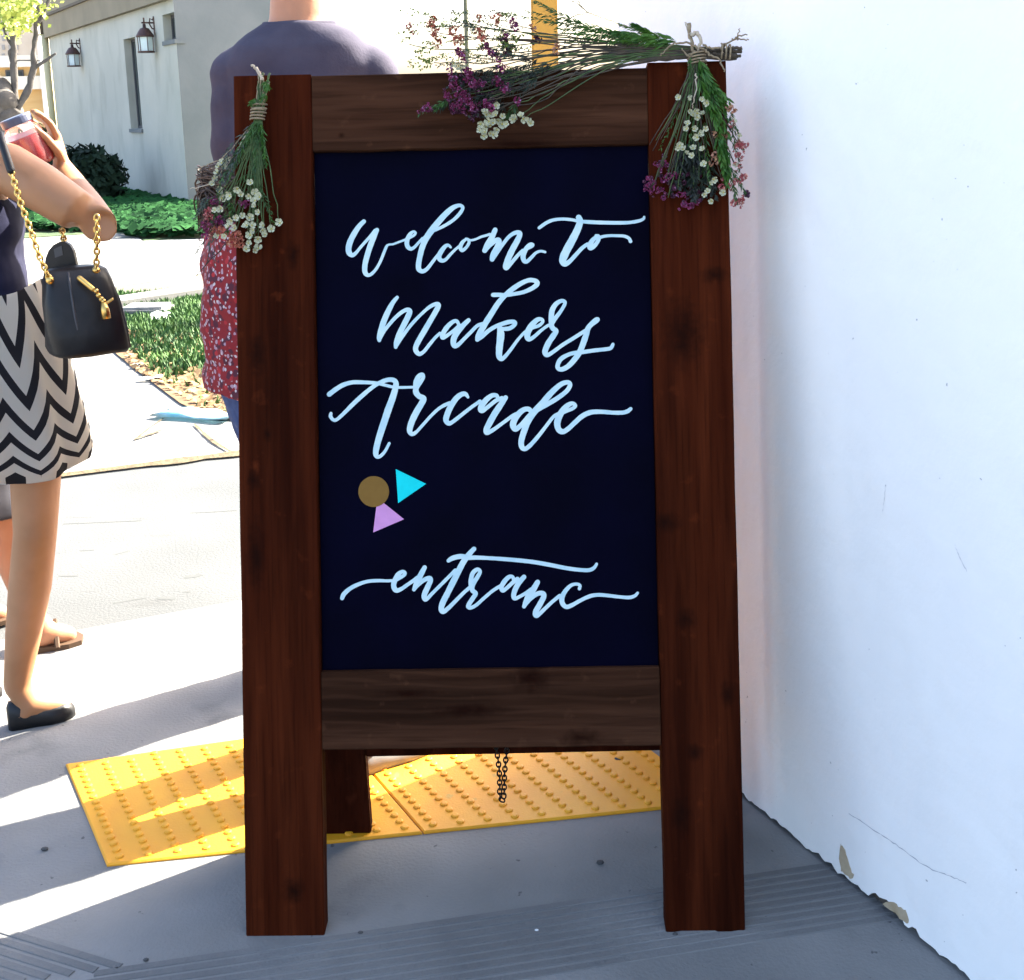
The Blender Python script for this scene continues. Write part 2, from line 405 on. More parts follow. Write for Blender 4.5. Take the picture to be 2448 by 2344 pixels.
# ------------------------------------------------------------------ white plaster building on the right (casts the shade)
CN = V((.2457, 2.7103, 0)); wd = V((.4377, -.8991, 0)).normalized(); wn = V((-wd.y*-1, 0, 0))
wn = V((wd.y, -wd.x, 0)); 
if wn.x > 0: wn = -wn
ed = -wn
HB = 3.4
bld = thing('plaster_building', 'white plastered building wall with chipped base beside the sign', 'building', CN)
bm = bmesh.new(); rin = .016
q = [CN-wn*rin-wd*-rin, CN-wn*rin+wd*9, CN+ed*8+wd*9, CN+ed*8+wd*rin]
skin_rings(bm, [[bm.verts.new(p+V((0, 0, -.05))) for p in q], [bm.verts.new(p+V((0, 0, HB-.01))) for p in q]])
fin('foundation_core', bm, m_found, bld)
bm = bmesh.new(); ss = [0]; s = 0
while s < 9:
    s += .009 if s < 1.7 else .3; ss.append(min(s, 9))
def jag(s):
    if s > 1.7 or s < .02: return .012
    z = .010+.010*noise.noise(V((s*14, 1, 0)))+.009*noise.noise(V((s*55, 7, 0)))
    if .86 < s < .98: z += .024*max(0, noise.noise(V((s*30, 11, 0)))+.5)
    return max(.001, z)
fr = [(bm.verts.new(CN+wd*s+V((0, 0, jag(s)))), bm.verts.new(CN+wd*s+V((0, 0, HB)))) for s in ss]
bk = [(bm.verts.new(CN+wd*s-wn*.05+V((0, 0, jag(s)+.004))), bm.verts.new(CN+wd*s-wn*.05+V((0, 0, HB)))) for s in ss]
for i in range(len(ss)-1):
    bm.faces.new((fr[i][0], fr[i+1][0], fr[i+1][1], fr[i][1])); bm.faces.new((bk[i+1][0], bk[i][0], bk[i][1], bk[i+1][1]))
    bm.faces.new((fr[i+1][0], fr[i][0], bk[i][0], bk[i+1][0])); bm.faces.new((fr[i][1], fr[i+1][1], bk[i+1][1], bk[i][1]))
bm.faces.new((fr[0][0], fr[0][1], bk[0][1], bk[0][0])); bm.faces.new((fr[-1][1], fr[-1][0], bk[-1][0], bk[-1][1]))
wall = fin('wall', bm, m_plaster, bld)
bm = bmesh.new(); mwx = M((( ed.x, wd.x, 0, CN.x), (ed.y, wd.y, 0, CN.y), (0, 0, 1, 0), (0, 0, 0, 1)))
box(bm, (.052, 0, .012), (8, .05, HB), mwx); fin('end_wall', bm, m_plaster, bld)
m_roof = mat('roof_felt', (.20, .19, .18), .9)
bm = bmesh.new(); box(bm, (0.0, 0.0, HB), (8, 9, HB+.12), mwx); fin('roof', bm, m_roof, bld)
def wallpatch(name, pts, m, dep):
    bm = bmesh.new(); n0 = wn*dep
    pts = [(x+random.uniform(-2.2, 2.2), y+random.uniform(-3, 3)) for x, y in spline(list(pts)+[pts[0]], 3)[:-1]]; f = bm.faces.new([bm.verts.new(onplane(x, y, CN, wn)+n0) for x, y in pts]); r_ = bmesh.ops.extrude_face_region(bm, geom=[f])
    bmesh.ops.translate(bm, vec=-wn*(dep+.004), verts=[v for v in r_['geom'] if isinstance(v, bmesh.types.BMVert)])
    return fin(name, bm, m, wall)
wallpatch('chipped_spot', [(2010, 2018), (2017, 2025), (2026, 2048), (2033, 2075), (2041, 2098), (2028, 2096), (2013, 2080), (2008, 2050)], m_chip, .0012)
wallpatch('chipped_spot', [(2112, 2160), (2130, 2155), (2148, 2166), (2166, 2178), (2172, 2208), (2158, 2200), (2140, 2182)], m_chip, .0012)
def wallcrack(pts, w):
    bm = bmesh.new(); pr = None
    for (x, y) in spline(pts, 8):
        p = onplane(x+random.uniform(-1, 1), y+random.uniform(-1.5, 1.5), CN, wn)+wn*.0006; s_ = V((0, 0, 1))*w*.5*random.uniform(.4, 1.3)
        cur = (bm.verts.new(p-s_), bm.verts.new(p+s_))
        if pr: bm.faces.new((pr[0], cur[0], cur[1], pr[1]))
        pr = cur
    fin('hairline_crack', bm, m_crack, wall)
wallcrack([(2030, 1945), (2090, 1985), (2150, 2025), (2215, 2072), (2270, 2094), (2312, 2112)], .0016)
wallcrack([(2283, 1302), (2296, 1335), (2312, 1366)], .0014)
wallcrack([(2118, 1160), (2114, 1200), (2110, 1225)], .004)

# ------------------------------------------------------------------ the A-frame sign
YAW, LEAN = R(-1.1947), R(12.892); SX, SY = -.05447, 1.87564; SH, SW2 = 1.524, .4385
su = V((math.cos(YAW), math.sin(YAW), 0)); sh = V((-math.sin(YAW), math.cos(YAW), 0))
sv = V((0, 0, math.cos(LEAN)))+sh*math.sin(LEAN); sn = sv.cross(su)
SMAT = M(((su.x, sn.x, sv.x), (su.y, sn.y, sv.y), (su.z, sn.z, sv.z)))
SQ = SMAT.to_quaternion()
SW_ = M.Translation((SX, SY, 0)) @ SMAT.to_4x4(); SWI = SW_.inverted()
def sp(px, py, off=0):
    """photo pixel -> sign-local point off metres in front of the stile face"""
    p0 = SW_ @ V((0, -off, 0)); return SWI @ onplane(px, py, p0, sn)
sign = thing('a_frame_sign', 'tall wooden A-frame chalkboard sign lettered in white brush script', 'sign', (SX, SY, 0), SQ)
def wood(name, c1, c2, axis, knots=(), rough=.75):
    st = (1.2, 20, 20) if axis == 0 else (20, 20, 1.2)
    m = mat(name, c1, rough, c2, scale=1.6, stretch=st, bump=.35, bscale=2.5, detail=8, lo=.3, hi=.72, spec=.03)
    st2 = (.5, 5, 5) if axis == 0 else (5, 5, .5)
    mixnode(m, math2(m, 'MULTIPLY', noisefac(m, 2.6, .42, .70, st2, 8, (3, 1, 5)), .85), tuple(x*.35 for x in c1))
    mixnode(m, math2(m, 'MULTIPLY', noisefac(m, 26, .62, .75, (1, 1, 1) , 6, (8, 2, 1)), .5), tuple(x*1.7 for x in c2))
    mixnode(m, math2(m, 'MULTIPLY', noisefac(m, 3, .50, .66, (2, 60, 60) if axis == 0 else (60, 60, 2), 5, (1, 6, 2)), .45), tuple(x*.45 for x in c1))
    n = m.node_tree.nodes; l = m.node_tree.links
    wv = n.new('ShaderNodeTexWave'); wv.wave_type = 'BANDS'; wv.bands_direction = 'Z' if axis == 0 else 'X'; wv.inputs['Scale'].default_value = 5; wv.inputs['Distortion'].default_value = 14
    wv.inputs['Detail'].default_value = 3; wv.inputs['Detail Scale'].default_value = .7
    tcw = n.new('ShaderNodeTexCoord'); mpw = n.new('ShaderNodeMapping'); mpw.inputs['Scale'].default_value = (.45, 1, 2.2) if axis == 0 else (2.2, 1, .35); l.new(tcw.outputs['Object'], mpw.inputs[0]); l.new(mpw.outputs[0], wv.inputs['Vector'])
    rw = n.new('ShaderNodeMapRange'); rw.inputs[1].default_value = .72; rw.inputs[2].default_value = 1; l.new(wv.outputs['Fac'], rw.inputs[0])
    mixnode(m, math2(m, 'MULTIPLY', rw.outputs[0], .10 if axis == 0 else .05), tuple(x*1.9 for x in c2))
    for (kx, kz, rx, rz) in knots:
        tc = n.new('ShaderNodeTexCoord'); mp = n.new('ShaderNodeMapping'); mp.vector_type = 'TEXTURE'
        mp.inputs['Location'].default_value = (kx, 0, kz); mp.inputs['Scale'].default_value = (rx, 50, rz)
        l.new(tc.outputs['Object'], mp.inputs[0])
        tn = n.new('ShaderNodeTexNoise'); tn.inputs['Scale'].default_value = 70; tn.inputs['Detail'].default_value = 4; l.new(tc.outputs['Object'], tn.inputs['Vector'])
        ln = n.new('ShaderNodeVectorMath'); ln.operation = 'LENGTH'; l.new(mp.outputs[0], ln.inputs[0])
        ad = math2(m, 'ADD', ln.outputs['Value'], math2(m, 'MULTIPLY', math2(m, 'SUBTRACT', tn.outputs['Fac'], .5), 1.6))
        r = n.new('ShaderNodeMapRange'); r.inputs[1].default_value = 1.5; r.inputs[2].default_value = .15; l.new(ad, r.inputs[0])
        mixnode(m, math2(m, 'MULTIPLY', r.outputs[0], .9), (.010, .0022, .001))
    return m
def kn(px, py, rx, rz): p = sp(px, py); return (p.x, p.z, rx, rz)
REDA, REDB = (.030, .0045, .0011), (.068, .0130, .0038)
RAILA, RAILB = (.034, .0125, .0062), (.068, .0285, .0145)
mw_l = wood('stile_left_wood', REDA, REDB, 2, [kn(614, 845, .013, .032), kn(606, 1148, .010, .016), kn(612, 1330, .013, .05), kn(702, 2130, .016, .018), kn(640, 1040, .006, .01), kn(700, 610, .01, .02)])
mw_r = wood('stile_right_wood', REDA, REDB, 2, [kn(1706, 657, .020, .013), kn(1632, 800, .03, .05), kn(1590, 1250, .022, .015), kn(1640, 1480, .014, .016), kn(1660, 1800, .013, .012), kn(1628, 1950, .014, .03), kn(1740, 1660, .01, .02)])
mw_t = wood('rail_top_wood', RAILA, RAILB, 0, [kn(816, 323, .005, .004), kn(1250, 345, .05, .006)])
mw_b = wood('rail_bottom_wood', RAILA, RAILB, 0, [kn(1269, 1622, .026, .022), kn(1390, 1765, .03, .012), kn(1120, 1700, .05, .01), kn(980, 1660, .04, .006)])
mw_k = wood('rear_frame_wood', REDA, (.045, .010, .004), 2, [(-.36, .28, .010, .012)])
m_board = mat('chalkboard_navy', (.0001, .0001, .0045), .6, (.0003, .0003, .0075), scale=6, bump=.04, bscale=300, spec=.03)
m_chalk = mat('pale_blue_paint', (.42, .60, .64), .8, (.54, .68, .70), scale=45, spec=.2)
TH = .038
def board(name, x0, x1, z0, z1, y0, y1, m, bev=.0022, wob=.0012):
    bm = bmesh.new(); n = 24; ax = 2 if (z1-z0) > (x1-x0) else 0
    rings = []
    for i in range(n+1):
        t = i/n
        w = lambda k: wob*noise.noise(V((t*9+k*13, x0*7+z0*3, k)))
        if ax == 2:
            z = z0+(z1-z0)*t; xs = (x0+w(1), x1+w(2)); pr = [(xs[0]+bev, y0), (xs[1]-bev, y0), (xs[1], y0+bev), (xs[1], y1), (xs[0], y1), (xs[0], y0+bev)]
            rings.append([bm.verts.new((x, y, z)) for x, y in pr])
        else:
            x = x0+(x1-x0)*t; zs = (z0+w(1), z1+w(2)); pr = [(zs[0]+bev, y0), (zs[1]-bev, y0), (zs[1], y0+bev), (zs[1], y1), (zs[0], y1), (zs[0], y0+bev)]
            rings.append([bm.verts.new((x, y, z)) for z, y in pr])
    skin_rings(bm, rings); return fin(name, bm, m, sign, local=True)
XI = .2995
zt0 = (sp(760, 366).z+sp(1545, 342).z)/2; zb1 = (sp(775, 1610).z+sp(1570, 1594).z)/2; zb0 = (sp(775, 1797).z+sp(1570, 1783).z)/2
board('stile', -SW2, -XI, 0, SH-.002, 0, TH, mw_l); board('stile', XI, SW2, 0, SH+.004, 0, TH, mw_r)
board('rail', -XI+.0012, XI-.0012, zt0, SH-.004, .0022, TH, mw_t); board('rail', -XI+.0012, XI-.0012, zb0, zb1, .0026, TH, mw_b)
bm = bmesh.new(); box(bm, (-XI+.0012, .0165, zb1-.004), (XI-.0012, .026, zt0+.004)); panel = fin('chalkboard', bm, m_board, sign, local=True)
YB = .0165
# lettering, brushed on the board: pen strokes (x, y, width) read off the photograph
Z = {1: (820, 480, .20408), 2: (1130, 480, .21939), 3: (880, 650, .17347), 4: (1120, 650, .18367), 5: (770, 880, .17857), 6: (1040, 890, .25), 7: (800, 1290, .18878), 8: (1100, 1290, .22449)}
WORDS = {
 'welcome': [
  (1, '245,245,48 190,300,55 130,390,62 85,480,66 65,560,66 75,615,62 110,640,50 150,615,38 200,555,34 270,475,34 330,410,38 380,355,50'),
  (1, '398,345,48 360,430,62 320,530,64 285,640,62 260,740,60 255,820,58 270,860,52 300,875,42 340,855,36 390,800,34 440,710,34 480,610,34 510,540,30 535,518,24 590,510,24 660,485,24 740,455,28'),
  (1, '735,462,26 785,435,30 835,405,30 850,380,28 830,365,28 795,385,40 760,440,50 748,500,52 762,545,50 795,567,42 835,548,34 885,495,32 930,445,32'),
  (1, '930,455,34 1000,390,34 1060,355,34 1180,300,36 1290,230,38 1370,150,40 1403,90,38 1385,62,38 1345,60,42 1280,90,56 1195,165,66 1110,260,70 1030,360,72 965,460,70 925,560,64 900,660,60 885,750,60 890,805,56 930,830,48 980,805,42 1030,745,38 1085,672,36 1140,605,36'),
  (1, '1262,548,26 1235,525,34 1200,535,44 1155,590,54 1125,650,56 1135,690,52 1165,705,44 1205,690,38 1260,630,34 1320,570,30 1370,530,30'),
  (1, '1440,455,30 1400,490,42 1375,545,46 1395,585,40 1440,555,36 1475,500,34 1470,460,32 1440,450,30'),
  (1, '1440,450,28 1490,465,26 1550,455,26 1620,425,28 1690,405,30 1720,395,30'),
  (2, '245,320,50 210,400,60 165,480,64 132,545,54'),
  (2, '132,545,48 190,480,52 260,432,50 290,440,50 270,500,56 225,590,60 212,640,52'),
  (2, '212,640,46 270,560,42 330,475,38 400,390,38 470,350,44 515,360,50 490,430,60 430,540,64 385,640,62 358,718,56 375,732,46 430,670,40 490,600,38 545,545,36'),
  (2, '545,545,32 600,522,32 650,497,32 655,480,32 625,480,40 580,530,50 550,600,54 560,655,48 590,665,42 640,620,36 690,570,30 740,552,28 790,562,26')],
 'to': [
  (2, '725,298,34 800,245,36 880,212,34 980,202,32 1080,210,32 1160,225,36 1280,235,40 1400,240,40 1560,243,38 1700,240,36 1810,222,34 1860,200,30 1868,180,26'),
  (2, '1155,185,60 1170,230,64 1140,320,74 1085,430,80 1025,540,84 985,630,80 985,670,70 1010,690,58 1060,660,46 1130,585,42 1190,520,40 1250,475,36'),
  (2, '1365,385,36 1310,430,48 1275,490,54 1285,520,48 1330,490,44 1370,430,40 1375,392,36 1345,385,36'),
  (2, '1380,405,34 1430,390,32 1500,383,30 1580,384,30 1650,388,32 1700,410,34 1720,445,38')],
 'makers': [
  (3, '400,355,46 340,430,60 270,560,74 215,690,76 180,800,74 155,900,66 155,945,52'),
  (3, '155,940,46 220,820,48 290,730,48 380,630,48 470,555,52 540,525,56 575,550,70 545,630,74 490,740,74 430,860,72 390,970,64 382,1040,50'),
  (3, '385,1035,42 450,930,44 540,800,46 640,680,44 750,570,42 850,485,48 940,445,54 970,470,66 920,570,70 850,690,72 780,810,74 710,930,72 660,1030,70 660,1090,66 705,1135,56 770,1100,48 850,1000,46 930,905,42 990,850,42'),
  (3, '1245,720,42 1225,685,46 1180,685,52 1110,740,60 1050,820,66 1020,890,60 1040,910,50 1110,865,48 1190,805,46 1260,740,50'),
  (3, '1385,670,56 1320,730,66 1250,810,74 1190,900,78 1175,980,76 1195,1025,64 1250,1000,54 1330,920,48 1420,830,48 1500,750,48 1580,715,44'),
  (4, '320,303,52 400,302,52 480,305,50 600,290,48 720,265,48 830,215,56 890,165,62 880,125,58 800,110,54 710,140,58 610,200,62 520,270,62 460,325,62 380,420,66 310,530,70 240,640,74 180,740,74 130,830,68 115,885,54'),
  (4, '115,885,50 180,840,52 260,770,52 350,715,50 440,680,52 530,655,54 598,655,50 600,690,50 540,735,54 470,745,50 420,740,50'),
  (4, '410,740,70 420,820,92 410,920,90 400,1020,84 400,1100,74 430,1135,60 480,1100,48 560,1000,42 640,890,38 720,800,38 760,770,38'),
  (4, '770,760,40 840,730,40 920,700,42 965,655,42 955,622,42 900,625,56 830,690,74 775,780,78 765,850,70 790,880,56 850,850,46 940,770,40 1020,710,38 1060,690,36'),
  (4, '1080,690,66 1078,590,68 1090,500,66 1140,420,58 1210,380,48 1255,395,44 1245,440,44 1190,530,46 1120,620,56 1080,690,62 1100,740,64 1140,775,62 1100,840,70 1040,930,72 1000,1020,72 1000,1065,64 1030,1085,54 1100,1045,48 1230,950,46 1360,870,46 1470,800,46 1530,760,44'),
  (4, '1540,770,46 1600,700,40 1670,650,38 1690,620,36 1665,612,36 1610,660,46 1555,740,66 1525,840,72 1490,940,72 1450,1040,72 1390,1130,68 1310,1220,64 1230,1268,58 1175,1265,56 1160,1220,56 1200,1140,56 1300,1080,50 1400,1055,50 1500,1045,50 1640,1025,48 1780,1010,46 1850,995,48 1880,945,40')],
 'arcade': [
  (5, '95,355,62 180,290,60 280,230,58 400,195,52 520,193,50 650,198,46 760,210,44 860,235,40 960,258,38 1080,262,34 1220,258,34'),
  (5, '120,610,40 115,650,48 150,695,44 200,690,44 300,600,48 420,480,56 540,370,56 660,270,52 760,205,52 860,165,56 940,160,60 985,190,66 985,260,74 945,400,84 890,550,90 840,700,88 790,850,86 745,1000,80 720,1120,74 730,1180,60 775,1185,44 840,1120,40 900,1010,36'),
  (5, '1255,265,66 1260,180,66 1300,110,60 1345,90,50 1355,130,46 1310,200,56 1260,270,70 1260,330,76 1300,380,70 1360,410,74 1330,480,80 1270,580,82 1210,700,80 1175,810,76 1180,865,66 1215,885,54 1270,850,42 1370,740,40 1470,630,40 1570,540,42 1660,490,46 1710,470,46'),
  (6, '315,240,26 290,210,40 250,215,46 200,255,50 150,330,54 115,410,54 105,460,50 130,490,44 170,475,36 260,405,34 350,335,32 430,280,34'),
  (6, '600,260,32 590,225,36 545,225,42 490,265,50 445,325,54 435,360,48 455,370,40 510,330,36 580,275,36 640,250,40'),
  (6, '675,245,44 630,310,54 570,400,58 520,490,58 490,555,52 500,580,44 560,550,36 650,485,32 740,420,34 790,395,34'),
  (6, '925,385,40 895,355,44 845,362,48 790,410,54 750,480,58 750,525,56 775,545,48 830,500,42 900,420,44 960,370,46 1060,315,44 1170,250,42 1260,180,42 1292,120,40 1265,98,40 1200,120,46 1110,200,54 1020,305,58 950,380,58 890,470,56 850,570,56 825,660,52 830,715,48 860,735,42 910,700,38 990,610,36 1060,520,32 1130,430,32 1180,400,34'),
  (6, '1185,400,34 1250,375,34 1320,345,34 1340,320,34 1310,300,38 1255,330,50 1200,400,58 1170,480,60 1180,545,54 1220,570,48 1270,545,44 1340,480,44 1410,420,46 1490,385,44 1590,380,40 1700,388,36 1790,388,38 1840,375,38 1870,352,34')],
 'entrance': [
  (7, '95,745,50 120,690,54 200,620,50 310,565,46 430,530,42 560,522,40 660,525,36 740,522,36'),
  (7, '750,530,46 820,490,42 880,452,42 890,422,42 855,410,46 800,450,58 755,540,64 750,600,64 780,645,58 840,630,48 920,575,44 1000,520,44 1050,480,44'),
  (7, '1140,355,54 1095,440,66 1045,540,68 1005,635,46'),
  (7, '1005,635,42 1070,560,52 1140,510,54 1200,490,54 1215,520,60 1180,600,66 1140,690,66 1135,740,58 1160,760,48 1240,680,42 1350,570,42 1450,470,42 1530,390,44'),
  (7, '1765,120,56 1710,180,64 1640,270,70 1570,400,74 1500,540,74 1430,680,72 1370,800,72 1350,880,66 1375,915,58 1440,870,50 1540,770,46 1640,670,44 1710,610,44'),
  (7, '1440,270,44 1500,235,60 1600,215,60 1700,230,56 1800,230,50 1960,237,46 2100,246,47 2310,263,49 2530,288,50 2739,325,50 2942,365,48 3120,387,46 3228,387,46 3287,357,43 3317,310,34'),
  (8, '120,520,50 115,440,48 135,360,46 185,320,40 212,345,38 185,400,44 135,480,50 130,540,50 165,575,46 140,620,46 100,680,46 85,715,42 110,728,38 170,700,36 260,620,34 350,545,34 430,495,36'),
  (8, '570,435,32 560,400,36 520,400,42 470,450,48 440,510,46 455,545,42 500,515,38 560,460,40 610,420,44'),
  (8, '680,400,48 620,470,54 580,550,52 570,610,48 590,628,40 650,600,34 720,560,40 760,530,40'),
  (8, '825,455,50 775,540,62 720,620,60 680,715,40'),
  (8, '680,715,38 740,640,42 820,580,46 880,575,50 890,610,54 850,690,56 810,760,56 800,800,50 825,810,42 900,740,38 980,665,36 1060,600,38'),
  (8, '1270,525,34 1275,490,32 1240,475,32 1180,490,36 1120,550,46 1085,620,52 1090,680,50 1130,718,46 1190,700,42 1280,650,38 1380,605,40 1470,590,38 1580,598,36 1700,612,34 1800,618,36 1860,600,34 1890,570,28')]}
for wname, strokes in WORDS.items():
    bm = bmesh.new()
    for k, (zk, txt) in enumerate(strokes):
        x0, y0, sc = Z[zk]; P_ = []
        for tok in txt.split():
            x, y, w = map(float, tok.split(',')); q = sp(x0+x*sc, y0+y*sc, -YB); P_.append((q.x, q.z, w*sc/1295*.5))
        L_ = spline(P_, 7); yf = YB-.0003-.00022*(k % 3); n = len(L_)
        for i, (x, z, r_) in enumerate(L_):     # round brush ends
            pass
        pv = None; nrm = []
        for i in range(n):
            a_, b_ = L_[max(i-1, 0)], L_[min(i+1, n-1)]; t = V((b_[0]-a_[0], b_[1]-a_[1])); t = t.normalized() if t.length > 1e-9 else V((1, 0)); nrm.append((-t.y, t.x))
        up_, lo_ = [], []
        for (x, z, r_), (nx, nz) in zip(L_, nrm):
            r_ = max(r_, .0008)*(1+.06*noise.noise(V((x*160, z*160, k))))
            up_.append((x+nx*r_, z+nz*r_)); lo_.append((x-nx*r_, z-nz*r_))
        for i in range(n-1):
            vs = [bm.verts.new((p[0], yf-.00014*j/n, p[1])) for p, j in ((up_[i], i), (up_[i+1], i+1), (lo_[i+1], i+1), (lo_[i], i))]
            bm.faces.new(vs)
        turn = lambda j: 0 if j < 4 or j > n-5 else math.acos(max(-1, min(1, V(nrm[j-4]).dot(V(nrm[j+4])))))
        bends = [j for j in range(4, n-4) if turn(j) > R(55) and turn(j) == max(turn(q) for q in range(max(0, j-5), min(n, j+6)))]
        for j in [0]+bends+[n-1]:      # discs fill the tight bends and round the ends
            x, z, r_ = L_[j]; r_ = max(r_, .0008)
            bm.faces.new([bm.verts.new((x+r_*math.cos(2*math.pi*q/12), yf-.00014*j/n-.00004, z+r_*math.sin(2*math.pi*q/12))) for q in range(12)])
    bm.normal_update()
    for f in bm.faces:
        if f.normal.y > 0: f.normal_flip()
    me = bpy.data.meshes.new('lettering_word'); bm.to_mesh(me); bm.free(); me.materials.append(m_chalk)
    o = bpy.data.objects.new('lettering_word', me); C.objects.link(o); o.parent = panel
    o['label'] = 'pale blue brush lettering reading ' + {'welcome': 'welcome', 'to': 'to', 'makers': 'makers', 'arcade': 'arcade', 'entrance': 'entranc'}[wname]
def decal(name, pts, col, lab, dep):
    bm = bmesh.new(); f = bm.faces.new([bm.verts.new((p.x, YB-dep, p.z)) for p in pts]); r_ = bmesh.ops.extrude_face_region(bm, geom=[f])
    bmesh.ops.translate(bm, vec=(0, dep-.0001, 0), verts=[v for v in r_['geom'] if isinstance(v, bmesh.types.BMVert)])
    o = fin(name, bm, mat(name+'_paper', col, .7, tuple(c*.93 for c in col), scale=60, spec=.15), panel, local=True); o['label'] = lab
zz = lambda x, y: sp(740+x*.4388, 760+y*.4388, -YB)
cc = zz(350, 947); decal('circle', [V((cc.x+.0274*math.cos(k*math.pi/24), 0, cc.z+.0274*math.sin(k*math.pi/24))) for k in range(48)], (.20, .105, .022), 'tan round paper dot', .0016)
decal('triangle', [zz(470, 825), zz(635, 905), zz(483, 1010)], (.004, .62, .62), 'turquoise paper triangle', .0010)
decal('triangle', [zz(370, 982), zz(515, 1098), zz(347, 1170)], (.60, .27, .52), 'pink paper triangle under the dot', .0008)
# rear frame, hinge and chain
def slat(p_top, p_bot, xdir, w, th, name, m, par=sign):
    bm = bmesh.new(); ax = (p_top-p_bot).normalized(); x = (xdir-ax*xdir.dot(ax)).normalized(); y = ax.cross(x).normalized(); L = (p_top-p_bot).length
    mw = M(((x.x, y.x, ax.x, p_bot.x), (x.y, y.y, ax.y, p_bot.y), (x.z, y.z, ax.z, p_bot.z), (0, 0, 0, 1)))
    box(bm, (-w/2, -th/2, 0), (w/2, th/2, L), mw, bev=.002); return fin(name, bm, m, par)
tL, tR = SW_ @ V((-.3687, .066, 1.50)), SW_ @ V((.3687, .066, 1.50)); bL, bR = V((-.374, 2.193, .0)), V((.358, 2.193, .0))
slat(tL, bL, V((1, 0, 0)), .14, .034, 'rear_stile', mw_k); slat(tR, bR, V((1, 0, 0)), .14, .034, 'rear_stile', mw_k)
zr = at(900, 1806, 2.2).z
def mixp(t): return tL.lerp(bL, t), tR.lerp(bR, t)
L_ = (tL-bL).length
for zc, nm in ((zr+.066, 'rear_rail'), (tL.z-.07, 'rear_rail')):
    t = (tL.z-zc)/tL.z; p, q = mixp(t); slat(q-(q-p).normalized()*.0715, p+(q-p).normalized()*.0715, V((0, 0, 1)), .13, .030, nm, mw_k)
p, q = mixp((tL.z-(zr+.13))/tL.z); p2, q2 = mixp(.14/L_*1.0+.02)
bm = bmesh.new(); of = V((0, .004, 0)); xo = V((.071, 0, 0)); skin_rings(bm, [[bm.verts.new(v) for v in (p+xo+of, q-xo+of, q2-xo+of, p2+xo+of)], [bm.verts.new(v+V((0, .01, 0))) for v in (p+xo+of, q-xo+of, q2-xo+of, p2+xo+of)]])
fin('rear_chalkboard', bm, m_board, sign)
m_iron = mat('blackened_iron', (.02, .018, .016), .5, metal=.8)
for sx in (-.30, .30):
    bm = bmesh.new(); tube(bm, [(sx-.035, .052, 1.515), (sx+.035, .052, 1.515)], .007, 10); box(bm, (sx-.035, .0385, 1.47), (sx+.035, .0405, 1.515)); fin('hinge', bm, m_iron, sign, local=True)
def chain_mesh(pts, ll, r_):
    """oval links strung along a polyline, alternate links turned a quarter"""
    bm = bmesh.new(); d_ = 0; k = 0; pts = [V(p) for p in pts]
    tot = sum((b-a).length for a, b in zip(pts, pts[1:])); n = int(tot/(ll*.72))
    for i in range(n):
        s = (i+.5)*tot/n; acc = 0
        for a, b in zip(pts, pts[1:]):
            l = (b-a).length
            if acc+l >= s: break
            acc += l
        c_ = a.lerp(b, (s-acc)/l); t = (b-a).normalized(); x = t.orthogonal().normalized(); y = t.cross(x)
        an = R(40) + (R(90) if i % 2 else 0); x, y = x*math.cos(an)+y*math.sin(an), -x*math.sin(an)+y*math.cos(an)
        P_ = [c_+t*math.cos(q*math.pi/5)*ll*.5+x*math.sin(q*math.pi/5)*ll*.32 for q in range(11)]
        tube(bm, P_, r_, 5, cap=False)
    return bm
ca, cb_, cc_ = at(1185, 1780, 2.06), at(1200, 1910, 2.06), at(1213, 1780, 2.06)
bm = chain_mesh(spline([tuple(ca), tuple(ca.lerp(cb_, .5)+V((.001, 0, 0))), tuple(cb_+V((-.0035, 0, .004))), tuple(cb_+V((.0035, 0, .004))), tuple(cc_.lerp(cb_, .5)), tuple(cc_)], 4), .0125, .0016); fin('chain', bm, m_iron, sign, smooth=True)

# ------------------------------------------------------------------ dried-flower bunches tied to the sign
m_stemg = mat('green_stem', (.030, .062, .012), .7, (.07, .11, .03), scale=30)
m_stemd = mat('woody_stem', (.030, .024, .016), .8, (.07, .05, .03), scale=30)
m_pale = mat('pale_cut_stem', (.45, .37, .27), .8)
m_twine = mat('twine', (.20, .145, .085), .9, (.30, .23, .14), scale=120)
m_fol = mat('feathery_leaf', (.014, .052, .008), .65, (.040, .11, .014), scale=25)
m_folb = mat('bright_leaf', (.018, .085, .004), .6, (.055, .15, .008), scale=25)
m_folg = mat('grey_leaf', (.03, .05, .038), .7, (.06, .09, .07), scale=30)
m_fold = mat('dark_leaf', (.012, .014, .012), .7, (.02, .035, .018), scale=25)
PET = {'white': (mat('white_petal', (.60, .58, .46), .6, (.36, .38, .20), scale=160), mat('flower_eye', (.42, .36, .08), .7)),
       'purple': (mat('purple_petal', (.12, .004, .045), .7, (.21, .014, .085), scale=90), mat('purple_eye', (.35, .14, .28), .7)),
       'plum': (mat('plum_petal', (.035, .003, .018), .7, (.07, .006, .032), scale=90), mat('plum_eye', (.2, .08, .16), .7)),
       'coral': (mat('coral_petal', (.34, .07, .04), .7, (.44, .14, .085), scale=90), mat('coral_eye', (.6, .35, .2), .7)),
       'peach': (mat('peach_petal', (.36, .15, .085), .7, (.42, .22, .15), scale=90), mat('peach_eye', (.5, .35, .15), .7)),
       'pink': (mat('pink_petal', (.32, .035, .05), .7, (.40, .11, .11), scale=90), mat('pink_eye', (.6, .4, .3), .7))}
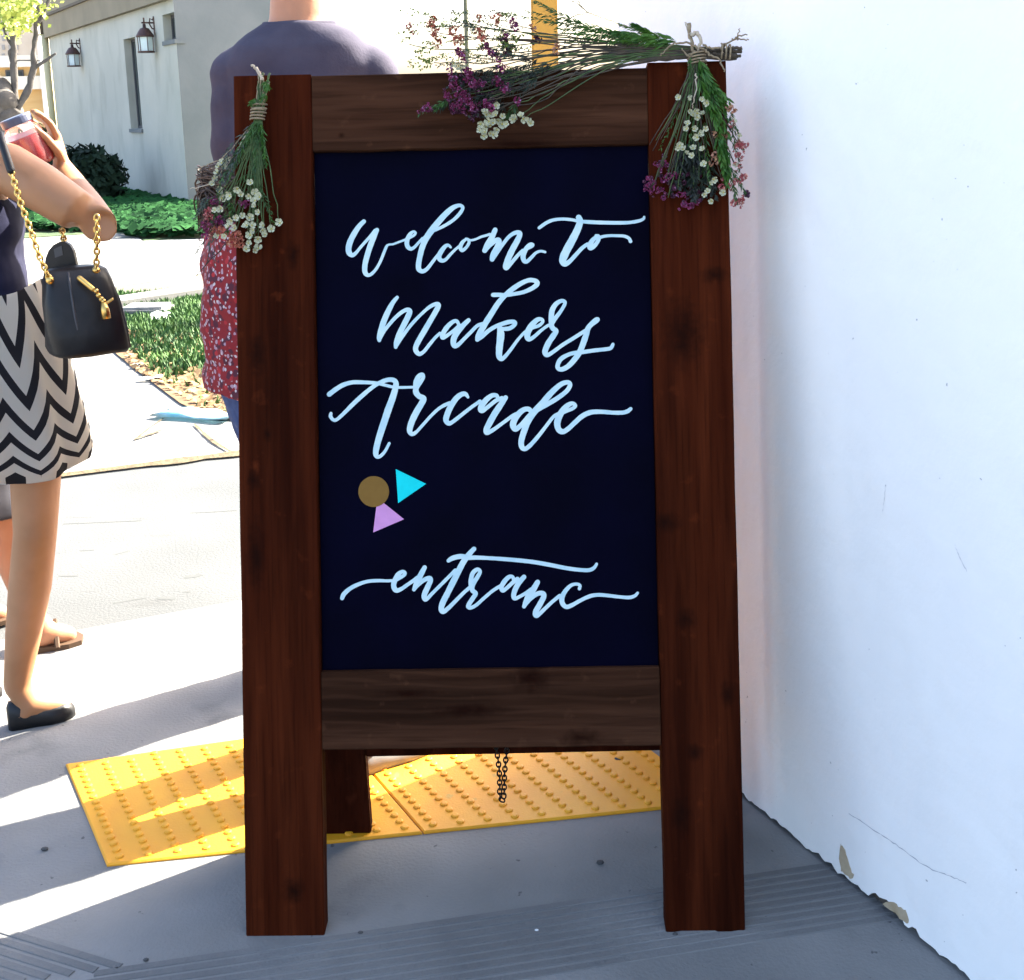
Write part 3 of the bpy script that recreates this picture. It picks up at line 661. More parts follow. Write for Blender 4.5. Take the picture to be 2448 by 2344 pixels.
def flower_mesh(kind, seed):
    rnd = random.Random(seed); bm = bmesh.new()
    if kind == 'white':             # five cupped petals round an eye
        for k in range(5):
            a0 = k*2*math.pi/5+rnd.uniform(-.15, .15); lift = rnd.uniform(.35, .85)
            def pt(r_, an, z): return bm.verts.new((r_*math.cos(a0+an), r_*math.sin(a0+an), z))
            c0 = pt(.12, 0, 0); l1 = pt(.55, -.60, .25*lift); r1 = pt(.55, .60, .25*lift); l2 = pt(.86, -.52, lift*.8); r2 = pt(.86, .52, lift*.8); t = pt(.96, 0, lift)
            m1 = pt(.6, 0, -.03)
            for vs in ((c0, l1, m1), (c0, m1, r1), (l1, l2, t, m1), (m1, t, r2, r1)): bm.faces.new(vs)
        for f in bm.faces: f.material_index = 0
        g = bmesh.ops.create_icosphere(bm, subdivisions=1, radius=.26)['verts']
        for v in g:
            v.co.z *= .6
            for f in v.link_faces: f.material_index = 1
    else:                           # papery head: many small ruffled florets
        for k in range(11):
            d_ = V((rnd.uniform(-1, 1), rnd.uniform(-1, 1), rnd.uniform(-.7, 1))).normalized(); c_ = d_*rnd.uniform(.35, .8)
            x = d_.orthogonal().normalized(); x.rotate(M.Rotation(rnd.uniform(0, 6.28), 3, d_)); y = d_.cross(x); s = rnd.uniform(.3, .5)
            e_ = bm.verts.new(c_-d_*.12); ring = []
            for q in range(5):
                an = q*2*math.pi/5; ring.append(bm.verts.new(c_+(x*math.cos(an)+y*math.sin(an))*s*rnd.uniform(.7, 1.15)+d_*rnd.uniform(.0, .3)))
            for q in range(5): bm.faces.new((e_, ring[q], ring[(q+1) % 5])).material_index = 0 if rnd.random() > .12 else 1
    me = bpy.data.meshes.new(kind+'_blossom'); bm.to_mesh(me); bm.free()
    for x in PET[kind]: me.materials.append(x)
    return me
FM = {k: [flower_mesh(k, s*17+hash(k) % 1 + len(k)) for s in range(3)] for k in PET}
def needles(bm, p, q, n, ln, w, rnd, spread=1.0, taper=True):
    """feathery leaflets up both sides of a spine from p to q (world)"""
    ax = (q-p).normalized()
    for i in range(n):
        t = (i+rnd.random())/n; b_ = p.lerp(q, t); sd = ax.orthogonal(); sd.rotate(M.Rotation(rnd.uniform(0, 6.28), 3, ax))
        d_ = (ax*.9+sd.normalized()*spread).normalized(); l = ln*rnd.uniform(.6, 1.2)*(1-.55*t if taper else 1); s = d_.cross(V((rnd.uniform(-1, 1), rnd.uniform(-1, 1), rnd.uniform(-1, 1)))).normalized()*w
        m_ = b_+d_*l*.5+V((0, 0, -l*.06))
        bm.faces.new([bm.verts.new(b_), bm.verts.new(m_+s), bm.verts.new(b_+d_*l+V((0, 0, -l*.2))), bm.verts.new(m_-s)])
class Bunch:
    def __init__(self, label, tie, seed):
        self.t = tie; self.rnd = random.Random(seed)
        self.root = thing('flower_bunch', label, 'flowers', SW_ @ sp(*tie, .02), SQ, 'dried flower bunches tied to the sign')
    def w(self, px, py, off): return SW_ @ sp(px, py, off)
    def stem(self, pts, r_, m, name='stem', sag=.004):
        """pts: (px, py, off)"""
        P_ = [self.w(*p) for p in pts]; L_ = [V(p) for p in spline([tuple(p) for p in P_], 5)]
        for p in L_[1:-1]: p += V((self.rnd.uniform(-1, 1), self.rnd.uniform(-1, 1), self.rnd.uniform(-1, 1)))*.0018
        bm = bmesh.new(); n = len(L_); tube(bm, L_, [r_*(1-.45*i/n) for i in range(n)], 5); return fin(name, bm, m, self.root, smooth=True)
    def bloom(self, kind, px, py, off, size, sat=True):
        size *= .85
        rnd = self.rnd; me = rnd.choice(FM[kind])
        z = (-sn+V((rnd.uniform(-.7, .7), rnd.uniform(-.5, .5), rnd.uniform(-.7, .5)))).normalized(); q = z.to_track_quat('Z', 'Y')
        mw = M.Translation(self.w(px, py, off)) @ q.to_matrix().to_4x4() @ M.Rotation(rnd.uniform(0, 6.28), 4, 'Z') @ M.Scale(size*rnd.uniform(.8, 1.2), 4)
        if kind in ('purple', 'pink', 'coral') and sat:
            for q_ in range(2): self.bloom(rnd.choice((kind, 'plum' if kind == 'purple' else kind)), px+rnd.uniform(-13, 13), py+rnd.uniform(-13, 13), off+rnd.uniform(-.008, .012), size*.62, False)
        return inst('blossom', me, mw, self.root)
    def foliage(self, spines, m, ln, w, n, off=.02, spread=1.0, name='foliage'):
        bm = bmesh.new()
        for (x0, y0, x1, y1) in spines:
            a_, b_ = self.w(x0, y0, off+self.rnd.uniform(0, .018)), self.w(x1, y1, off+self.rnd.uniform(-.004, .02))
            needles(bm, a_, b_, n, ln, w, self.rnd, spread)
        o = fin(name, bm, m, self.root); o['kind'] = 'stuff'; return o
    def twine(self, px, py, r_, turns, ax_px, off=.014):
        c_ = self.w(px, py, off); d_ = (self.w(px+ax_px[0], py+ax_px[1], off)-c_).normalized(); x = d_.cross(sn).normalized(); y = d_.cross(x)
        L_ = [c_+x*math.cos(t*.5)*r_+y*math.sin(t*.5)*r_*.8+d_*(t/(turns*12.57)*.022) for t in range(int(turns*12.57)+1)]
        bm = bmesh.new(); tube(bm, L_, .0017, 5); return fin('twine', bm, m_twine, self.root, smooth=True)
def zl(x, y): return (440+x*.2824, 130+y*.2824)
def zr_(x, y): return (1500+x*.261, 30+y*.261)
def zt(x, y): return (780+x*.3163, y*.3163)
# --- left bunch
L = Bunch('flower bunch hanging upside down on the left stile, mostly white wax flowers', (616, 285), 21)
wl = [(562, 1090), (450, 1140), (318, 1220), (387, 1200), (480, 1190), (548, 1200), (600, 1180), (640, 1210), (600, 1240), (598, 1290), (630, 1340), (490, 1370), (555, 1385), (435, 1390), (400, 1410), (370, 1455), (430, 1475), (530, 1450), (575, 1450), (585, 1490), (670, 1450), (665, 1490), (685, 1530), (810, 1430), (740, 1480), (560, 1530), (625, 1565), (545, 1600), (525, 1650), (600, 1660), (628, 1645), (340, 1540), (285, 1535), (260, 1320), (310, 1305)]
for i, (x, y) in enumerate(wl): L.bloom('white', *zl(x, y), .022+L.rnd.uniform(0, .03), .0082)
for x, y in ((370, 890), (320, 920), (290, 950), (280, 1000), (255, 1050), (235, 1100), (290, 1140), (330, 950), (345, 905), (300, 1165)): L.bloom('white', *zl(x, y), .02, .0075)
for x, y in ((510, 1270), (540, 1262), (190, 1480), (170, 1450), (280, 1400), (250, 1430), (310, 1420), (180, 1540), (270, 1250), (240, 1250), (300, 1270)): L.bloom('purple', *zl(x, y), .022, .0085)
for x, y in ((280, 1465), (320, 1490), (430, 1530), (460, 1540), (395, 1590), (440, 1600), (475, 1590), (410, 1560), (300, 1500)): L.bloom('coral', *zl(x, y), .026, .0095)
for x, y in ((215, 1310), (205, 1345), (225, 1370), (230, 1520), (190, 1410)): L.bloom('pink', *zl(x, y), .022, .008)
tx, ty = zl(630, 530); bx, by = zl(680, 200)
for i in range(16):      # cut ends above the twine
    j = L.rnd.uniform(-1, 1); L.stem([(tx+j*9, ty, .016), (tx+8+j*11, (ty+by)/2, .018), (bx+j*16, by+L.rnd.uniform(-16, 14), .02)], .0017, m_stemg if i % 3 else m_twine)
L.stem([(bx-6, by+6, .02), (615, 165, .022), (600, 158, .024)], .0035, m_pale)
for i in range(34):
    x, y = zl(*wl[i % len(wl)]) if i < 30 else zl(*((190, 1480), (280, 1400), (430, 1530), (215, 1310))[i-30])
    L.stem([(tx+L.rnd.uniform(-9, 9), ty+2, .016), (tx+(x-tx)*.42+L.rnd.uniform(-8, 8), ty+(y-ty)*.5, .024), (x, y-2, .022)], .0013, m_stemg)
L.stem([(tx-6, ty+6, .015), (555, 380, .018), (500, 440, .02), (454, 452, .03)], .0012, m_pale)
L.stem([(tx-6, ty+6, .015), (540, 370, .018), (505, 390, .02), (478, 400, .03)], .0012, m_twine)
L.stem([(tx-8, ty+6, .015), (560, 440, .018), (500, 480, .02), (466, 525, .02)], .0016, m_stemg)
L.stem([(560, 560, .015), (515, 610, .015), (470, 660, .012)], .0012, m_stemd)
def zs(l): return [(*zl(a, b), *zl(c, d)) for a, b, c, d in l]
L.foliage(zs([(620, 560, 360, 1080), (610, 560, 450, 900), (640, 560, 540, 1050), (640, 560, 660, 900), (650, 580, 690, 950), (630, 560, 420, 950), (600, 570, 300, 1100), (640, 600, 580, 1150)]), m_fol, .016, .0011, 70, .014, .55)
L.foliage(zs([(650, 600, 700, 930), (640, 580, 680, 880), (700, 220, 690, 300), (600, 370, 560, 430), (690, 330, 650, 400), (660, 260, 720, 290)]), m_folb, .013, .0013, 36, .02, .9)
L.foliage(zs([(430, 740, 250, 1110), (450, 800, 280, 1150), (500, 760, 340, 1100), (200, 1200, 90, 1390), (600, 560, 330, 860)]), m_folg, .014, .0012, 46, .016, .7)
L.foliage(zs([(560, 1000, 450, 1400), (600, 1050, 620, 1500), (500, 1000, 330, 1400), (640, 1100, 760, 1440), (560, 1300, 560, 1640), (420, 1250, 360, 1520), (300, 1150, 230, 1560)]), m_fol, .013, .0013, 60, .012, 1.1)
L.foliage(zs([(240, 1500, 260, 1800), (220, 1560, 200, 1760), (180, 1560, 100, 1690)]), m_folg, .010, .001, 26, .012, .5)
L.twine(tx-3, ty+8, .0125, 4, (4, -40))
L.twine(tx+1, ty-6, .0122, 3, (4, -40))
# --- right bunch
Rb = Bunch('flower bunch hanging from the right corner, with bright green leaves and pink heads', (1662, 135), 33)
for x, y in ((470, 780), (560, 780), (570, 905), (620, 905), (690, 930), (640, 960), (550, 1020), (540, 1070), (610, 1070), (715, 1065), (640, 1145), (660, 1110), (480, 1220), (460, 1245), (510, 1255), (600, 1245), (690, 1255), (590, 1315), (540, 1290), (700, 1390), (790, 1530), (760, 1570), (735, 1640), (705, 1670), (880, 1650), (770, 1730), (680, 800), (730, 830), (640, 925), (600, 940), (1020, 1130), (975, 1000), (990, 1390)): Rb.bloom('white', *zr_(x, y), .024+Rb.rnd.uniform(0, .025), .0072)
for x, y in ((940, 880), (970, 900), (800, 1120), (890, 1120), (930, 1110), (800, 1310), (770, 1380), (830, 1380), (790, 1350), (920, 870), (880, 1150)): Rb.bloom('peach', *zr_(x, y), .03, .0075)
for x, y in ((1050, 1220), (1090, 1215), (1010, 1225), (1000, 1310), (1040, 1530), (990, 1545), (1065, 1510), (920, 1580), (860, 1600), (1000, 1740), (1050, 1720), (975, 1750), (1030, 1735), (1030, 1410), (940, 1030), (1020, 1300)): Rb.bloom('pink', *zr_(x, y), .026, .0080)
for x, y in ((430, 1500), (370, 1490), (330, 1540), (200, 1520), (200, 1580), (220, 1620), (280, 1640), (330, 1700), (300, 1620), (240, 1560), (480, 1670), (520, 1760), (560, 1780), (590, 1760), (640, 1740), (260, 1390), (330, 1380), (360, 1400), (300, 1440), (440, 1480), (190, 1600)): Rb.bloom('purple', *zr_(x, y), .022, .0080)
for x, y in ((630, 1410), (340, 1320), (300, 1500), (380, 1560), (420, 1600), (480, 1500), (520, 1560), (560, 1480), (600, 1600), (640, 1520), (560, 1680), (450, 1400), (500, 1350), (1095, 1665), (650, 1650), (420, 1680)): Rb.bloom('plum', *zr_(x, y), .016, .0095)
t2 = zr_(625, 380)
for i in range(44):
    x, y = zr_(Rb.rnd.uniform(200, 1060), Rb.rnd.uniform(900, 1720)); 
    Rb.stem([(t2[0]+Rb.rnd.uniform(-7, 7), t2[1], .02), (t2[0]+(x-t2[0])*.4, t2[1]+(y-t2[1])*.5, .03), (x, y, .024)], .0012, m_stemg if i % 2 else m_stemd)
Rb.stem([(*zr_(630, 560), .03), (*zr_(630, 680), .034), (*zr_(605, 800), .034), (*zr_(600, 880), .03)], .0016, m_pale)
Rb.stem([(*zr_(560, 100), .02), (*zr_(575, 220), .02), (*zr_(610, 380), .022)], .0042, m_twine)
Rb.stem([(*zr_(525, 95), .02), (*zr_(550, 180), .02), (*zr_(590, 300), .022)], .0014, m_pale)
Rb.stem([(*zr_(580, 210), .024), (*zr_(640, 190), .028), (*zr_(670, 260), .028), (*zr_(650, 350), .024)], .0045, m_pale)
def zrs(l): return [(*zr_(a, b), *zr_(c, d)) for a, b, c, d in l]
Rb.foliage(zrs([(640, 420, 900, 850), (650, 450, 920, 1000), (640, 480, 860, 1080), (660, 500, 900, 900), (680, 560, 940, 820), (650, 600, 840, 1080), (720, 640, 930, 1150), (700, 700, 890, 1200), (860, 1150, 920, 1600), (880, 1200, 900, 1560), (820, 1100, 880, 1450), (640, 430, 800, 760), (900, 1200, 930, 1500)]), m_folb, .022, .0019, 70, .024, .5)
Rb.foliage(zrs([(620, 420, 560, 800), (610, 500, 420, 1150), (600, 600, 300, 1250), (640, 700, 560, 1250), (620, 800, 460, 1300), (660, 900, 700, 1500), (700, 1000, 760, 1600), (560, 1000, 400, 1450), (580, 400, 560, 700), (930, 900, 1060, 1250), (950, 1000, 1040, 1500), (940, 1400, 1080, 1660), (960, 1500, 1000, 1750)]), m_fol, .014, .0013, 56, .014, .6)
Rb.foliage(zrs([(600, 1150, 520, 1650), (560, 1200, 460, 1600), (620, 1250, 620, 1700), (680, 1200, 700, 1680), (500, 1250, 400, 1650), (740, 1300, 800, 1700), (640, 1150, 560, 1500), (580, 1300, 600, 1720)]), m_fold, .022, .0026, 80, .010, 1.0)
# --- top bunch
T = Bunch('long flower bunch lying along the top rail, purple heads and twiggy stems', (1700, 122), 55)
pur = [(940, 560), (960, 600), (930, 530), (1060, 530), (1090, 580), (1080, 560), (910, 720), (930, 740), (760, 820), (740, 830), (980, 660), (1010, 690), (1040, 720), (1060, 740), (1080, 780), (1000, 780), (960, 800), (1030, 810), (1100, 820), (1130, 650), (1160, 640), (1200, 770), (1230, 800), (1250, 820), (1210, 340), (1220, 370), (1240, 400), (1270, 410), (1300, 450), (1320, 500), (1330, 530), (1310, 630), (1330, 660), (1350, 680), (1290, 600), (1360, 270), (1400, 160), (1425, 185), (1430, 215), (1440, 760), (1000, 390), (1030, 430), (1100, 640), (1180, 640), (950, 640), (1060, 600), (985, 720), (1020, 760), (1120, 790), (1075, 545)]
for x, y in pur: T.bloom('purple', *zt(x, y), .022+T.rnd.uniform(0, .03), .0085)
for x, y in ((1350, 330), (1380, 360), (1410, 370), (1370, 400), (1590, 300), (1560, 320), (1600, 310), (1340, 310), (1120, 860), (1060, 850), (1000, 840), (1150, 820), (1100, 900), (1190, 720), (1250, 700), (1240, 760), (1200, 600), (1150, 700), (1130, 880), (960, 830)): T.bloom('plum', *zt(x, y), .018, .0105)
for x, y in ((800, 180), (820, 220), (812, 260), (840, 290), (850, 320), (960, 230), (970, 270), (990, 300), (1020, 290), (1160, 240), (1170, 280), (1180, 300), (1150, 130), (1280, 140), (1290, 165), (800, 150), (830, 245)): T.bloom('coral', *zt(x, y), .02+T.rnd.uniform(0, .02), .0085)
for x, y in ((1560, 200), (1570, 230), (1740, 370), (1745, 340), (1735, 395)): T.bloom('peach', *zt(x, y), .03, .0080)
for x, y in ((620, 200), (635, 240), (1000, 380), (1020, 410)): T.bloom('pink', *zt(x, y), .02, .0075)
for x, y in ((1200, 850), (1210, 870), (1240, 860), (1165, 940), (1230, 920), (1260, 930), (1210, 960), (1290, 985), (1260, 1020), (1240, 1010), (1300, 915), (1330, 940), (1360, 940), (1330, 880), (1280, 870), (1410, 905), (1430, 900), (1470, 880), (1490, 900), (1530, 920), (1545, 935), (1160, 985), (1200, 1000), (1280, 800), (1240, 950), (1190, 1030), (1000, 500), (960, 480), (1015, 515)): T.bloom('white', *zt(x, y), .035+T.rnd.uniform(0, .015), .0085)
hub = (1690, 122)
for i in range(44):
    k = i % 4
    if k < 2: x, y = zt(*T.rnd.choice(pur))
    elif k == 2: x, y = zt(T.rnd.uniform(620, 1500), T.rnd.uniform(80, 480))
    else: x, y = zt(T.rnd.uniform(1150, 1550), T.rnd.uniform(700, 930))
    mx, my = hub[0]+(x-hub[0])*.5, 118+(y-122)*.28
    T.stem([(hub[0]+T.rnd.uniform(-8, 8), hub[1]+T.rnd.uniform(-9, 9), .012), (mx+T.rnd.uniform(-30, 30), my+T.rnd.uniform(-20, 14), .022), ((mx+2*x)/3+T.rnd.uniform(-12, 12), (my+2*y)/3+T.rnd.uniform(-14, 14), .024), (x, y, .026)], .0014, m_stemd if i % 3 else m_stemg)
for i in range(15):        # woody butt ends past the corner
    y = 112+T.rnd.uniform(0, 26); T.stem([(1740+T.rnd.uniform(0, 34), y+3, .012), (1650, y+2, .014), (1540+T.rnd.uniform(-60, 30), y+T.rnd.uniform(2, 14), .016)], .0030, m_stemd)
T.stem([(*zr_(1010, 390), .016), (*zr_(900, 400), .016), (*zr_(780, 380), .016)], .0052, m_stemd); T.stem([(*zr_(1050, 325), .016), (*zr_(900, 345), .016), (*zr_(760, 350), .016)], .0035, m_stemd)
for pts in ([(860, 315), (940, 260), (1000, 230), (1030, 150)], [(990, 238), (1040, 212), (1098, 208)], [(960, 255), (1030, 245), (1112, 252)]): T.stem([(*zr_(x, y), .02) for x, y in pts], .0018, m_twine, 'twig')
z3 = lambda x, y: (940+x*.459, y*.459)
for pts in ([(930, 10), (975, 30), (1020, 70), (1100, 100), (1190, 130), (1300, 170)], [(900, 105), (960, 80), (1015, 70)], [(960, 5), (985, 45), (1020, 68)]): T.stem([(*z3(x, y), .015) for x, y in pts], .0012, m_twine, 'twig')
for pts in ([(640, 330), (560, 285), (430, 285), (350, 350), (300, 395)], [(620, 350), (580, 400), (540, 390), (500, 330)], [(660, 330), (720, 350), (760, 400), (840, 430), (860, 490), (885, 545)], [(690, 300), (760, 330), (850, 330), (870, 370)]): T.stem([(*zr_(x, y), .026) for x, y in pts], .0022, m_twine, 'twine')
m_sprig = mat('sprig_leaf', (.085, .14, .014), .6, (.17, .22, .03), scale=40)
spr = []
for i in range(80):
    x, y = T.rnd.uniform(640, 1560), T.rnd.uniform(70, 500); spr.append((x, y, x-T.rnd.uniform(50, 130), y+T.rnd.uniform(-60, 60)))
T.foliage([(*zt(a, b), *zt(c, d)) for a, b, c, d in spr], m_sprig, .008, .0019, 13, .014, 1.1, 'sprigs')
T.foliage([(*zt(a, b), *zt(c, d)) for a, b, c, d in [(T.rnd.uniform(960, 1420), y_, T.rnd.uniform(900, 1400), y_+90) for y_ in [T.rnd.uniform(520, 820) for _ in range(16)]]], m_fold, .012, .0024, 22, .012, 1.1, 'dark_sprigs')
T.twine(1664, 128, .016, 4, (4, 30), .016); T.twine(1722, 122, .013, 3, (30, 4), .014)
def zts(l): return [(*zt(a, b), *zt(c, d)) for a, b, c, d in l]
T.foliage([(*z3(1460, 220), *z3(860, 150)), (*z3(1480, 215), *z3(1180, 130)), (*z3(1440, 220), *z3(950, 180)), (*z3(1400, 210), *z3(1000, 140)), (*z3(1460, 225), *z3(900, 215)), (*z3(1350, 180), *z3(1250, 130)), (*z3(1380, 200), *z3(1080, 160))], m_folb, .022, .0015, 110, .012, .45)
T.foliage([(*z3(1470, 225), *z3(850, 170)), (*z3(1450, 235), *z3(900, 200)), (*z3(1420, 230), *z3(800, 110)), (*z3(1300, 200), *z3(700, 60)), (*z3(1100, 160), *z3(560, 70)), (*z3(1000, 140), *z3(740, 10))], m_fol, .020, .0013, 100, .010, .5)
T.foliage(zts([(1500, 200, 900, 130), (1450, 250, 760, 130), (1500, 330, 860, 420), (1400, 380, 830, 500), (1300, 150, 900, 80), (1400, 120, 1250, 80), (1200, 200, 720, 210), (1250, 300, 1050, 170), (1500, 260, 1000, 300), (1550, 400, 1050, 480)]), m_folg, .014, .0012, 46, .016, .9)
T.foliage(zts([(1700, 480, 1350, 640), (1650, 520, 1380, 720), (1600, 560, 1450, 740), (1500, 520, 1150, 600), (1450, 560, 1000, 700), (1350, 500, 1100, 560), (1600, 450, 1380, 540), (1350, 600, 1200, 760), (1250, 700, 980, 820), (950, 740, 830, 840), (1380, 620, 1280, 780)]), m_fold, .016, .0016, 64, .014, .8)
T.foliage(zts([(920, 740, 820, 830), (900, 760, 700, 860), (1400, 820, 1340, 900), (1430, 780, 1400, 880)]), m_fol, .014, .0014, 30, .02, .8)

# ------------------------------------------------------------------ people
m_skin = mat('skin', (.30, .14, .062), .5, (.36, .175, .085), scale=9, sub=.15, spec=.35)
m_skin2 = mat('skin_ruddy', (.36, .16, .085), .5, (.42, .20, .11), scale=9, sub=.15, spec=.3, bump=.08, bscale=90)
m_lip = mat('lips', (.40, .12, .10), .5); m_eyew = mat('eye_white', (.7, .7, .68), .3); m_eyed = mat('iris', (.06, .03, .015), .2)
m_hairb = mat('brown_hair', (.018, .007, .003), .5, (.045, .018, .008), scale=40); m_hairl = mat('light_brown_hair', (.08, .04, .018), .5, (.12, .06, .03), scale=40)
m_hairk = mat('dark_hair', (.015, .010, .008), .5)
def dirs(h): return V((math.sin(h), math.cos(h), 0)), V((math.cos(h), -math.sin(h), 0))   # forward, right
def head(bm, c, h, s=1.0):
    f, r = dirs(h); q = M(((r.x, f.x, 0), (r.y, f.y, 0), (0, 0, 1))).to_quaternion()
    ball(bm, c+V((0, 0, .02*s)), 1, (.074*s, .094*s, .098*s), 18, q)
    ball(bm, c+f*.028*s+V((0, 0, -.058*s)), 1, (.052*s, .058*s, .056*s), 14, q)
    tube(bm, [c+f*.088*s+V((0, 0, .012*s)), c+f*.112*s+V((0, 0, -.028*s))], [.009*s, .014*s], 8, rnd=True)
    ball(bm, c+f*.078*s+V((0, 0, .026*s)), 1, (.05*s, .016*s, .010*s), 10, q)
    ball(bm, c+f*.086*s+V((0, 0, -.062*s)), 1, (.022*s, .012*s, .009*s), 8, q); ball(bm, c+f*.076*s+V((0, 0, -.098*s)), 1, (.02*s, .016*s, .014*s), 8, q)
    for k in (-1, 1): ball(bm, c+r*.074*s*k-f*.004*s+V((0, 0, -.002)), 1, (.011*s, .020*s, .031*s), 10, q)
def face_parts(c, h, par, s=1.0):
    f, r = dirs(h)
    for k in (-1, 1):
        bm = bmesh.new(); e = c+f*.083*s+r*.031*k*s+V((0, 0, .010*s)); ball(bm, e, .0125*s, seg=10); eo = fin('eye', bm, m_eyew, par, True)
        bm = bmesh.new(); ball(bm, e+f*.0085*s, .0062*s, seg=8); fin('iris', bm, m_eyed, eo, True)
    bm = bmesh.new(); ball(bm, c+f*.094*s+V((0, 0, -.062*s)), 1, (.021*s, .008*s, .006*s), 10, M(((r.x, f.x, 0), (r.y, f.y, 0), (0, 0, 1))).to_quaternion()); fin('mouth', bm, m_lip, par, True)
def hand(bm, wrist, d, palm, thumb, s=1.0, curl=.5):
    """wrist -> along d; palm = direction the palm faces; thumb = side of the thumb"""
    d = d.normalized(); palm = (palm-d*palm.dot(d)).normalized(); th = d.cross(palm).normalized()
    if th.dot(thumb) < 0: th = -th
    secs = []
    for t, w, e in ((0, .026, .020), (.03, .034, .017), (.065, .040, .014), (.09, .040, .012)):
        c_ = wrist+d*t*s; secs.append([bm.verts.new(c_+th*w*s*math.cos(k*math.pi/6)+palm*e*s*math.sin(k*math.pi/6)) for k in range(12)])
    skin_rings(bm, secs)
    for i, ln in enumerate((.070, .078, .073, .058)):
        b_ = wrist+d*.084*s+th*(.030-.020*i)*s; P_ = [b_-d*.02*s]; dd = d.copy(); P_.append(b_)
        for q, l in enumerate((.45, .32, .23)):
            dd = (dd*math.cos(curl*(.7 if q == 0 else 1))+palm*math.sin(curl*(.7 if q == 0 else 1))).normalized(); pl = palm; palm_ = (pl-dd*pl.dot(dd))
            P_.append(P_[-1]+dd*ln*l*s)
            if palm_.length > 1e-3: pass
        tube(bm, P_, [.010*s, .010*s, .0095*s, .0088*s, .0078*s], 8, rnd=True)
    b_ = wrist+d*.022*s+th*.026*s; P_ = [b_, b_+(th*.6+d*.75+palm*.25)*.034*s, b_+(th*.6+d*1.5+palm*.7)*.042*s, b_+(th*.45+d*2.1+palm*1.2)*.044*s]
    tube(bm, P_, [.014*s, .0125*s, .0105*s, .0085*s], 8, rnd=True)
def shoe(name, heel, toe, m, par, w=.036, hh=.05, ht=.032, sole=None, cover=1.0):
    """low shoe from heel to toe point (both on the ground)"""
    d = (toe-heel); L = d.length; d.normalize(); s = V((d.y, -d.x, 0)); bm = bmesh.new(); rings = []
    for t, ww, h in ((0, .35, .75), (.04, .62, .95), (.18, .74, 1), (.4, .80, .74), (.62, 1.0, .62), (.82, .95, .58), (.94, .66, .46), (1, .3, .25)):
        c_ = heel+d*L*t; H = hh*h if t < .5 else hh*h+(ht-hh*.62)*(t-.5)
        H = max(H, .012); r_ = w*ww
        rings.append([bm.verts.new(c_+s*x*r_+V((0, 0, z*H+.001))) for x, z in ((-.9, 0), (-1, .35), (-.85, .8), (-.4, 1), (0, 1.04), (.4, 1), (.85, .8), (1, .35), (.9, 0), (0, -.0))])
    skin_rings(bm, rings); return fin(name, bm, m, par, True)
def foot_skin(bm, ankle, heel, toe, r_=.03):
    d = (toe-heel).normalized(); L = (toe-heel).length
    tube(bm, [ankle, ankle*.5+(heel+d*.05+V((0, 0, .04)))*.5, heel+d*L*.30+V((0, 0, .050)), heel+d*L*.55+V((0, 0, .034)), heel+d*L*.80+V((0, 0, .024))], [r_, r_*1.05, r_*1.15, r_*1.02, r_*.85], 12, rnd=True)
    ball(bm, heel+d*.03+V((0, 0, .034)), .031, seg=10)
def strands(name, m, par, roots, ends, n, r_, rnd, bulge=.02, mid=None):
    bm = bmesh.new()
    for i in range(n):
        a_ = roots(rnd); e_ = ends(rnd); c_ = (a_+e_)*.5+V((rnd.uniform(-1, 1), rnd.uniform(-1, 1), rnd.uniform(-.3, 1)))*bulge
        if mid: c_ = c_+mid
        L_ = [V(p) for p in spline([tuple(a_), tuple(c_), tuple(e_)], 4)]
        tube(bm, L_, [r_*(1-.8*k/len(L_)) for k in range(len(L_))], 5)
    return fin(name, bm, m, par, True)
rnd = random.Random(3)

# --- man in the blue-grey T-shirt, seen from behind
MY = 2.96; MX = at(718, 62, MY).x; mh = R(4); f, r = dirs(mh); mc = V((MX, MY, 0))
man = thing('person', 'tall person in a blue-grey T-shirt standing behind the sign, back turned', 'person', (MX, MY, 0))
m_tee = mat('blue_grey_jersey', (.042, .040, .062), .95, (.056, .052, .076), scale=14, bump=.1, bscale=160, spec=.2); m_denim = mat('dark_denim', (.03, .04, .07), .9, (.05, .06, .1), scale=50); m_shoe = mat('grey_sneaker', (.2, .2, .2), .7)
bm = bmesh.new()
loft(bm, [(MX, MY+.01, 1.80, .05, .05, mh), (MX, MY+.005, 1.74, .068, .066, mh), (MX, MY, 1.68, .066, .064, mh), (MX, MY-.005, 1.63, .071, .068, mh), (MX, MY-.01, 1.60, .085, .075, mh), (MX, MY-.01, 1.55, .15, .095, mh), (MX, MY, 1.45, .165, .10, mh), (MX, MY, 1.2, .15, .095, mh), (MX, MY, 1.02, .15, .10, mh), (MX, MY, .9, .145, .10, mh)])
head(bm, V((MX, MY+.02, 1.835)), mh, 1.08)
for k in (-1, 1):
    sh_ = mc+r*.165*k+V((0, 0, 1.505)); el = mc+r*.172*k+f*.13+V((0, 0, 1.29)); wr = mc+r*.07*k+f*.34+V((0, 0, 1.22))
    tube(bm, [sh_, sh_.lerp(el, .5), el, el.lerp(wr, .4), wr], [.048, .045, .041, .040, .028], 14, rnd=True); hand(bm, wr, (wr-el).normalized()-r*k*.6, -r*k, V((0, 0, 1)), 1.0, .4)
    hp = mc+r*.080*k+V((0, 0, .9)); kn_ = mc+r*.085*k+f*.015+V((0, 0, .50)); an = mc+r*.09*k-f*.01+V((0, 0, .09))
    tube(bm, [hp, kn_, kn_.lerp(an, .35)-f*.01, an], [.085, .055, .056, .036], 14, rnd=True)
remesh('body', bm, .007, m_skin2, man)
face_parts(V((MX, MY+.02, 1.835)), mh, man, 1.08)
bm = bmesh.new()
ball(bm, V((MX, MY+.004, 1.88)), 1, (.088, .104, .098), 20)
